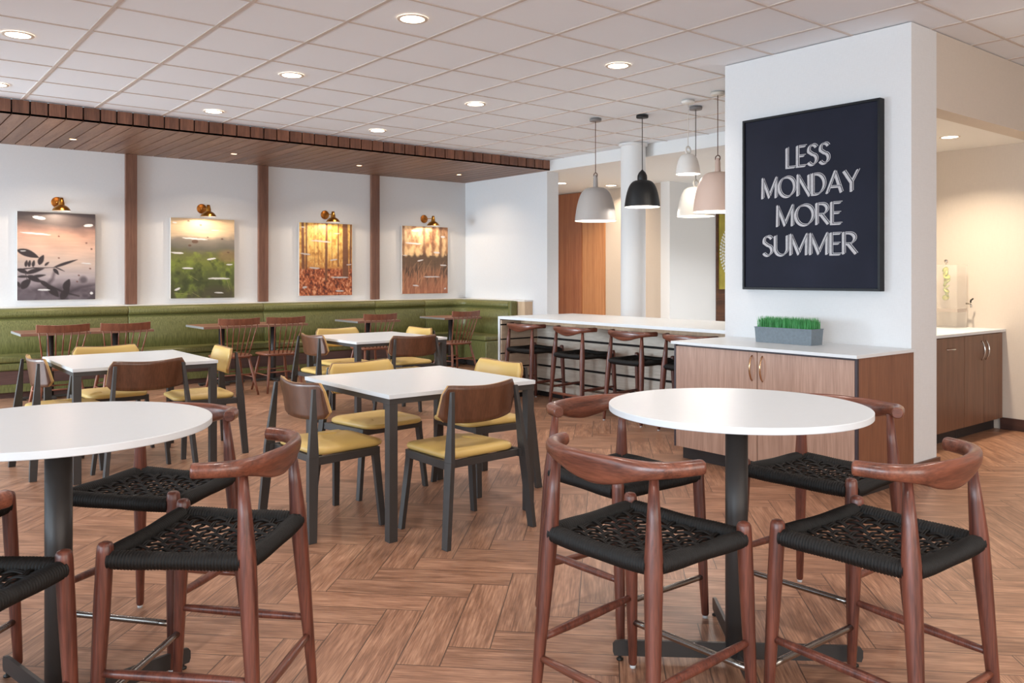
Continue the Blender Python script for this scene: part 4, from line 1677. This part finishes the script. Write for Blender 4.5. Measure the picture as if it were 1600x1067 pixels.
def art2():
    n1 = fnoise(AW, AH, 4, 5, 21)
    n2 = fnoise(AW, AH, 8, 9, 22)
    v = YY + 0.08 * (n1 - 0.5)
    img = ramp(v, [(0, '#c6ab87'), (0.15, '#dcc09a'), (0.22, '#c9b193'), (0.27, '#857c70'), (0.37, '#6b675c'), (0.44, '#68683f'), (0.55, '#747c38'), (0.68, '#5a6232'), (0.8, '#4c532c'), (1, '#494731')])
    g = fnoise(AW, AH, 9, 8, 23)
    img = blend(img, (YY > 0.42) * np.clip((g - 0.5) * 4, 0, 1) * 0.7, hexc('#87983c'))
    img = blend(img, (YY > 0.5) * np.clip((0.47 - n2) * 5, 0, 1) * 0.8, hexc('#38401f'))
    img = blend(img, ell(0.9, 0.47, 0.16, 0.10, 0, 0.6) * 0.5, hexc('#a07a60'))
    img = blend(img, ell(0.85, 0.95, 0.35, 0.12, 0, 0.8) * 0.5, hexc('#4d4335'))
    for p in (((0.28, 0.71), (0.42, 0.78)), ((0.05, 0.93), (0.3, 0.95)), ((0.33, 0.93), (0.48, 1.0)), ((0.88, 0.78), (0.93, 0.9))):
        img = blend(img, line_mask(p, [0.003, 0.003]) * 0.7, hexc('#a9a06a'))
    for x, y, r_ in ((0.27, 0.035, 0.02), (0.46, 0.08, 0.02), (0.37, 0.29, 0.05), (0.29, 0.34, 0.025), (0.57, 0.23, 0.015), (0.90, 0.42, 0.02), (0.80, 0.25, 0.02)):
        img = blend(img, ell(x, y, r_, r_ * 0.6) * 0.8, hexc('#5b4132'))
    img = wood_lines(img, 29)
    return smears(img, [(0.06, 0.06, 0.035, 0.010, 0), (0.69, 0.14, 0.06, 0.005, 0), (0.37, 0.255, 0.21, 0.012, 3), (0.10, 0.435, 0.10, 0.014, 4), (0.63, 0.505, 0.075, 0.014, -10), (0.92, 0.575, 0.055, 0.010, -5), (0.26, 0.625, 0.09, 0.013, 0), (0.75, 0.755, 0.19, 0.014, 0), (0.10, 0.885, 0.05, 0.016, -25), (0.75, 0.935, 0.075, 0.010, 2)], seed=5)


def art3():
    n1 = fnoise(AW, AH, 5, 5, 41)
    n2 = fnoise(AW, AH, 26, 20, 42)
    img = ramp(YY + 0.1 * (n1 - 0.5) + 0.25 * np.abs(XX - 0.5), [(0, '#cf9a4c'), (0.15, '#e3b65e'), (0.4, '#e0b465'), (0.6, '#c9904c'), (0.9, '#a06036')])
    img = blend(img, np.clip((n2 - 0.5) * 5, 0, 1) * 0.5 * (YY < 0.6), hexc('#f2d489'))
    img = blend(img, np.clip((0.45 - n2) * 6, 0, 1) * 0.6 * (YY < 0.6), hexc('#9c6630'))
    rng = np.random.default_rng(4)
    trees = [(0.07, 0.045, 0.66), (0.13, 0.028, 0.66), (0.35, 0.016, 0.58), (0.50, 0.040, 0.80), (0.61, 0.014, 0.60), (0.73, 0.022, 0.60), (0.87, 0.095, 0.74), (0.97, 0.03, 0.66), (0.28, 0.010, 0.6), (0.42, 0.008, 0.6)]
    for x, w_, yb in trees:
        lean = rng.uniform(-0.02, 0.02)
        cx_ = x + lean * (YY - 0.5)
        img = blend(img, soft(np.abs(XX - cx_) - w_ / 2 * (1 + 0.25 * YY), 0.012) * (YY < yb) * (0.9 if w_ > 0.02 else 0.6), hexc('#6b4330') if w_ > 0.02 else hexc('#7f5230'))
    n3 = fnoise(AW, AH, 40, 34, 43)
    n4 = fnoise(AW, AH, 18, 16, 44)
    leaf = ramp(n3 * 0.7 + n4 * 0.3, [(0.3, '#4e2418'), (0.45, '#8c4527'), (0.55, '#b3633b'), (0.7, '#dba07a')])
    gm = np.clip((YY - 0.615 - 0.03 * (n1 - 0.5)) / 0.03, 0, 1)
    for x, w_, yb in ((0.50, 0.040, 0.80), (0.87, 0.10, 0.74)):
        gm = gm * (1 - soft(np.abs(XX - x) - w_ * 0.6, 0.012) * (YY < yb))
    img = img * (1 - gm[..., None]) + leaf * gm[..., None]
    img = wood_lines(img, 49)
    return smears(img, [(0.07, 0.065, 0.035, 0.012, 0), (0.71, 0.135, 0.06, 0.008, 0), (0.40, 0.25, 0.20, 0.013, 3), (0.11, 0.43, 0.10, 0.012, 5), (0.64, 0.505, 0.075, 0.012, -8), (0.94, 0.57, 0.055, 0.009, -5), (0.28, 0.62, 0.10, 0.014, 4), (0.76, 0.75, 0.18, 0.013, 0), (0.10, 0.885, 0.045, 0.018, -10), (0.76, 0.94, 0.085, 0.014, 2)], '#bcb5b4', seed=7)


def art4():
    n1 = fnoise(AW, AH, 5, 6, 61)
    n2 = fnoise(AW, AH, 12, 9, 62)
    img = ramp(YY + 0.06 * (n1 - 0.5), [(0, '#b88a66'), (0.2, '#c79a6e'), (0.38, '#b08058'), (0.44, '#5f4a38'), (0.58, '#6d5440'), (0.7, '#9a6a4e'), (1, '#a4684e')])
    img = blend(img, np.clip((n2 - 0.48) * 6, 0, 1) * (YY < 0.43) * 0.8, hexc('#f0cf9d'))
    img = blend(img, np.clip((0.44 - n2) * 6, 0, 1) * (YY < 0.43) * 0.7, hexc('#744c38'))
    for x in (0.08, 0.2, 0.33, 0.56, 0.75, 0.88):
        img = blend(img, ell(x, 0.38, 0.05, 0.09, 0, 0.5) * 0.8, hexc('#f3cd96'))
    for x, w_ in ((0.03, 0.03), (0.47, 0.05), (0.66, 0.02), (0.84, 0.05)):
        img = blend(img, soft(np.abs(XX - x) - w_ / 2, 0.03) * (YY < 0.45) * 0.55, hexc('#5d3f33'))
    g = fnoise(AW, AH, 30, 5, 63)
    gg = np.roll(g, 0)
    sh = (XX + 0.35 * YY)
    img = blend(img, np.clip((fnoise(AW, AH, 34, 4, 64) - 0.5) * 5, 0, 1) * np.clip((YY - 0.5) * 5, 0, 1) * 0.6, hexc('#cf9672'))
    img = blend(img, np.clip((0.46 - g) * 6, 0, 1) * np.clip((YY - 0.45) * 5, 0, 1) * np.clip((0.95 - YY) * 4, 0, 1) * 0.7, hexc('#3c2f26'))
    rng = np.random.default_rng(9)
    for k in range(26):
        x = rng.uniform(0, 1)
        y = rng.uniform(0.7, 1.0)
        img = blend(img, line_mask([(x, y), (x + 0.06, y - 0.12), (x + 0.15, y - 0.22)], [0.004, 0.005, 0.002], 0.008) * 0.55, hexc('#d09a75'))
    img = wood_lines(img, 69)
    return smears(img, [(0.28, 0.065, 0.085, 0.014, 0), (0.89, 0.145, 0.05, 0.018, 0), (0.24, 0.255, 0.18, 0.015, 3), (0.06, 0.435, 0.045, 0.008, 0), (0.75, 0.385, 0.07, 0.016, 3), (0.39, 0.505, 0.07, 0.012, -12), (0.90, 0.575, 0.075, 0.012, 3), (0.64, 0.75, 0.19, 0.011, 0), (0.29, 0.88, 0.07, 0.012, 6), (0.94, 0.93, 0.025, 0.014, -20)], '#d4d0d3', seed=11)


def make_art(label, x0, x1, z0, z1, fn):
    t = thing('art_panel', label, 'painting', group='printed wood panels on the back wall')
    yf = BY - 0.045
    img = fn()
    lin = np.where(img <= 0.04045, img / 12.92, ((img + 0.055) / 1.055) ** 2.4)
    MB().box(x0, x1, yf + 0.002, BY - 0.006, z0, z1).build('panel', M['art_edge'], t)
    me = bpy.data.meshes.new('print')
    xs = np.linspace(x0, x1, AW)
    zs2 = np.linspace(z1, z0, AH)
    vs = [(x, yf, z) for z in zs2 for x in xs]
    fs = [(j * AW + i, (j + 1) * AW + i, (j + 1) * AW + i + 1, j * AW + i + 1) for j in range(AH - 1) for i in range(AW - 1)]
    me.from_pydata(vs, [], fs)
    ca = me.color_attributes.new('Col', 'FLOAT_COLOR', 'POINT')
    buf = np.ones((AH * AW, 4), np.float32)
    buf[:, :3] = lin.reshape(-1, 3)
    ca.data.foreach_set('color', buf.ravel())
    me.materials.append(M['art'])
    o = bpy.data.objects.new('print', me)
    COL.objects.link(o)
    o.parent = t
    return t


make_art('upright print of dark leaves against a pinkish dusk, leftmost art panel', 1.550, 2.384, 1.062, 2.106, art1)
make_art('upright print of a green blurred meadow, second art panel from the left', 3.280, 4.115, 1.054, 2.108, art2)
make_art('print of a golden autumn forest with red leaves, third art panel', 5.055, 5.894, 1.063, 2.116, art3)
make_art('print of rusty reeds in evening light, art panel nearest the corner', 6.762, 7.619, 1.067, 2.132, art4)


# lobby art: round white mosaic on an olive print
def lobby_art():
    t = thing('lobby_artwork', 'olive print with a white lacy flower, half hidden behind the sign wall', 'painting')
    MB().box(11.645, 12.70, 8.865, 8.899, 1.12, 2.40).build('panel', M['art_yellow'], t)
    m = MB()
    c = (12.14, 1.76)
    random.seed(5)
    for ring_ in range(1, 9):
        r_ = 0.062 * ring_
        n_ = max(6, int(ring_ * 7))
        for k in range(n_):
            a = 2 * PI * k / n_ + ring_ * 0.3
            w_ = 0.021 + random.uniform(-0.004, 0.006)
            x, z = c[0] + r_ * math.cos(a), c[1] + r_ * math.sin(a)
            poly = []
            for q in range(8):
                b = 2 * PI * q / 8
                u, v = 0.030 * math.cos(b), w_ * math.sin(b)
                poly.append((x + u * math.cos(a) - v * math.sin(a), 8.8645 - 0.0001 * (k % 3), z + u * math.sin(a) + v * math.cos(a)))
            m.add(poly, [tuple(range(8))])
    m.build('lace_flower', M['mosaic'], t)


lobby_art()


# ------------------------------------------------------------------ wall sconces
def make_sconce(label, loc):
    t = thing('wall_sconce', label, 'lamp', loc, 0, 'brass lamps above the art')
    MB().lathe([(0, 0), (0.062, 0), (0.064, 0.004), (0.064, 0.012), (0.060, 0.016), (0, 0.016)], (0, 0, 0), 32).xform(Matrix.Rotation(PI / 2, 4, 'X')).build('wall_plate', M['brass_dark'], t)
    MB().lathe([(0, 0.016), (0.012, 0.016), (0.012, 0.032), (0, 0.032)], (0, 0, 0), 12).xform(Matrix.Rotation(PI / 2, 4, 'X')).build('switch', M['brass'], t)
    MB().tube([(0, -0.03, -0.002), (0, -0.08, -0.002), (0, -0.25, -0.002)], 0.005, 8).build('arm', M['brass'], t)
    hx = Matrix.Translation((0, -0.27, -0.02))
    MB().lathe([(0.034, -0.03), (0.030, 0.0), (0.019, 0.055), (0, 0.056)], (0, 0, 0), 24).xform(hx).build('lamp_holder', M['brass'], t)
    m = MB()
    outer = [(0.100, -0.100), (0.098, -0.094), (0.090, -0.076), (0.076, -0.058), (0.056, -0.042), (0.036, -0.032), (0.032, -0.028)]
    m.lathe(outer, (0, 0, 0), 36, 0)
    inner = [(0.030, -0.033), (0.054, -0.046), (0.073, -0.061), (0.087, -0.078), (0.095, -0.095), (0.097, -0.0995), (0.100, -0.100)]
    m.lathe(inner, (0, 0, 0), 36, 1)
    m.xform(hx)
    sh = m.build('lamp_shade', [M['brass'], M['shade_in']], t)
    bl = MB()
    bl.lathe([(0, -0.090), (0.014, -0.084), (0.020, -0.070), (0.014, -0.052), (0.010, -0.034), (0, -0.034)], (0, 0, 0), 16).xform(hx)
    bl.build('bulb', M['bulb'], t)
    l = bpy.data.lights.new('lamp_light', 'SPOT')
    l.energy = 11
    l.color = WARM
    l.spot_size = R(172)
    l.spot_blend = 0.15
    l.shadow_soft_size = 0.02
    o = bpy.data.objects.new('lamp_light', l)
    o.location = (0, -0.27, -0.118)
    o.rotation_euler = (0, 0, 0)
    o.parent = t
    COL.objects.link(o)
    return t


sc0 = make_sconce('brass dome lamp above the leftmost art panel with dark leaves', (1.972, BY, 2.235))
for lab, x, z in (('brass dome lamp above the green meadow print', 3.690, 2.243),
                  ('brass dome lamp above the golden forest print', 5.472, 2.243),
                  ('brass dome lamp above the rusty reeds print', 7.190, 2.255)):
    dup(sc0, lab, (x, BY, z), 0)


# ------------------------------------------------------------------ pendants
def pendant(label, x, y, dia, z_rim, z_dome, z_neck, mat, cordmat, canmat, style='neck', power=8):
    t = thing('pendant_lamp', label, 'lamp', (x, y, 0), 0, 'bell shaped pendants over the island')
    r = dia / 2
    MB().lathe([(0, CEIL - 0.030), (0.060, CEIL - 0.030), (0.063, CEIL - 0.024), (0.063, CEIL - 0.003), (0, CEIL - 0.003)], (0, 0, 0), 32).build('ceiling_rose', canmat, t)
    H = z_dome - z_rim
    prof = []
    n_ = 16
    for k in range(n_ + 1):
        s = k / n_
        # bell: slightly flaring wall, round shoulder
        a = s * PI / 2
        rr = r * (0.89 * math.cos(a) ** 0.46 + 0.11 * (1 - s) ** 2) if k < n_ else 0.02
        zz = z_rim + H * (math.sin(a) ** 1.02 if s > 0 else 0)
        prof.append((max(rr, 0.02), zz))
    m = MB()
    m.lathe(prof, (0, 0, 0), 48, 0)
    inner = [(max(a - 0.004, 0.015), min(z, z_dome - 0.004)) for a, z in prof]
    vs = inner[::-1]
    m.lathe(vs, (0, 0, 0), 48, 1)
    m.lathe([(prof[0][0] - 0.004, z_rim), (prof[0][0], z_rim)], (0, 0, 0), 48, 1)
    shade = m.build('lamp_shade', [mat, M['shade_in']], t)
    nk = MB()
    hN = z_neck - z_dome
    if style == 'neck':
        nk.lathe([(0.040, z_dome - 0.012), (0.027, z_dome + 0.002), (0.023, z_dome + hN * 0.75), (0.016, z_dome + hN * 0.97), (0, z_dome + hN)], (0, 0, 0), 20)
    elif style == 'knob':
        nk.lathe([(0.05, z_dome - 0.012), (0.052, z_dome + hN * 0.2), (0.050, z_dome + hN * 0.45), (0.036, z_dome + hN * 0.72), (0.014, z_dome + hN * 0.92), (0.006, z_dome + hN)], (0, 0, 0), 20)
    else:
        a_ = [(0.032 * math.cos(2 * PI * k / 20) * 1.0, 0, z_dome + hN * 0.45 + 0.034 * math.sin(2 * PI * k / 20)) for k in range(20)]
        nk.tube(a_, 0.010, 8, closed=True)
        nk.tube([(0, 0, z_dome + hN * 0.45 + 0.034), (0, 0, z_neck)], 0.006, 8)
        nk.lathe([(0.034, z_dome - 0.010), (0.030, z_dome + 0.002), (0.0, z_dome + 0.004)], (0, 0, 0), 16)
    nk.build('neck', mat, shade)
    rg = MB()
    rg.tube([(0, 0.026 * math.cos(2 * PI * k / 16), z_neck - 0.004 + 0.026 * math.sin(2 * PI * k / 16)) for k in range(16)], 0.005, 8, closed=True)
    if style == 'neck':
        rg.build('hanging_ring', cordmat, t)
    MB().tube([(0, 0, z_neck + (0.020 if style == 'neck' else 0)), (0, 0, CEIL - 0.029)], 0.0038, 8).build('cord', cordmat, t)
    bl = MB()
    bl.lathe([(0, z_rim + 0.05), (0.03, z_rim + 0.06), (0.035, z_rim + 0.09), (0.02, z_rim + 0.13), (0.012, min(z_rim + 0.16, z_dome - 0.01)), (0, min(z_rim + 0.16, z_dome - 0.01))], (0, 0, 0), 16)
    bl.build('bulb', M['bulb'], t)
    l = bpy.data.lights.new('lamp_light', 'POINT')
    l.energy = power
    l.color = SOFTWARM
    l.shadow_soft_size = 0.03
    o = bpy.data.objects.new('lamp_light', l)
    o.location = (0, 0, z_rim + 0.035)
    o.parent = t
    COL.objects.link(o)
    return t


pendant('large grey bell pendant, leftmost over the island', 6.256, 6.395, 0.442, 1.935, 2.294, 2.43, M['p_grey'], M['cord'], M['canopy_grey'])
pendant('matt black bell pendant over the island', 6.501, 5.949, 0.372, 2.070, 2.350, 2.46, M['p_black'], M['cord_dark'], M['p_black'], 'knob')
pendant('small white bell pendant hung highest over the island', 6.297, 5.175, 0.233, 2.324, 2.515, 2.60, M['p_white'], M['cord_white'], M['p_white'], 'loop', 5)
pendant('sand coloured bell pendant partly hidden by the blush one', 6.596, 5.323, 0.372, 1.941, 2.234, 2.315, M['p_sand'], M['cord_dark'], M['canopy_grey'], 'loop')
pendant('large blush bell pendant nearest the sign wall', 6.224, 4.770, 0.446, 1.935, 2.298, 2.43, M['p_pink'], M['cord'], M['p_sand'])


# ------------------------------------------------------------------ downlights
def make_downlight(label, loc, r, power, mats, color, group, spread=R(130)):
    t = thing('ceiling_light', label, 'light', loc, 0, group)
    MB().lathe([(r * 1.02, -0.003), (r * 1.25, -0.004), (r * 1.30, -0.001), (r * 1.30, 0.0015)], (0, 0, 0), 36).build('trim_ring', mats[0], t)
    MB().lathe([(0, -0.0025), (r, -0.0025), (r * 1.03, -0.001)], (0, 0, 0), 36).build('diffuser', mats[1], t)
    area('lamp_light', (0, 0, -0.012), (0, 0, 0), r * 1.6, r * 1.6, power, color, spread, t, 'DISK')
    return t


G_D = 'round downlights in the tile ceiling'
DL = [
    ((0.93, 6.69), 'bright round downlight nearest the top left corner of the ceiling'),
    ((2.89, 4.66), 'round downlight at the top edge above the middle, largest in view'),
    ((2.91, 6.60), 'round ceiling downlight in the middle row above the second art panel'),
    ((4.81, 6.59), 'round ceiling downlight in the middle row, right of centre'),
    ((4.82, 4.67), 'round ceiling downlight left of the sign wall, above the pendants'),
    ((4.80, 8.50), 'small round downlight in the rear ceiling row, rightmost of that row'),
    ((2.93, 8.56), 'small round downlight in the rear ceiling row above the second art panel'),
    ((1.02, 8.54), 'round ceiling downlight cut off by the left edge'),
]
dl0 = None
for (x, y), lab in DL:
    if dl0 is None:
        dl0 = make_downlight(lab, (x, y, CEIL), 0.078, 7.5, (M['trim_white'], M['diff']), SOFTWARM, G_D)
    else:
        dup(dl0, lab, (x, y, CEIL), 0)
for x, y, lab in ((0.984, 4.668, 'unseen downlight added over the floor left of the nearest square table'), (0.984, 2.748, 'unseen downlight added over the left round table'),
                  (2.904, 2.748, 'unseen downlight added over the aisle behind the right round table'),
                  (2.904, 0.83, 'unseen downlight added over the stool in front of the right round table'), (0.984, 0.83, 'unseen downlight added just ahead of the viewer'),
                  (4.824, 0.83, 'unseen downlight added over the empty floor right of the right round table')):
    dup(dl0, lab, (x, y, CEIL), 0)  # unseen downlights outside the frame, added to light the foreground

sl0 = make_downlight('tiny recessed light in the wooden soffit above the leftmost art panel', (1.98, 10.38, SOF), 0.035, 7, (M['brass'], M['diff_small']), WARM, 'tiny lights in the wooden soffit')
for lab, x in (('tiny recessed light in the wooden soffit between the first two battens', 3.80),
               ('tiny recessed light in the wooden soffit above the golden forest print', 5.56),
               ('tiny recessed light in the wooden soffit nearest the corner', 7.25)):
    dup(sl0, lab, (x, 10.36, SOF), 0)
make_downlight('round downlight in the white alcove ceiling at right', (7.167, 3.131, OPZ), 0.062, 26, (M['trim_white'], M['diff']), (1.0, 0.84, 0.64), None)
make_downlight('round downlight in the corridor ceiling beyond the wooden soffit end', (9.26, 10.28, 2.885), 0.085, 26, (M['trim_white'], M['diff']), WARM, None)
make_downlight('corridor downlight glowing between the grey pendant and the column', (10.15, 10.0, 2.885), 0.085, 10, (M['trim_white'], M['diff']), WARM, None)
make_downlight('unseen corridor downlight added behind the black pendant to brighten the walls', (9.6, 7.0, 2.885), 0.085, 40, (M['trim_white'], M['diff']), (0.95, 0.97, 1.0), None)  # added neutral lamp, no fixture in view, lifts the corridor
make_downlight('unseen lobby downlight added behind the sign wall to brighten the lobby', (11.4, 6.6, 2.885), 0.085, 34, (M['trim_white'], M['diff']), (0.95, 0.97, 1.0), None)  # second added lamp out of sight, brightens the lobby walls
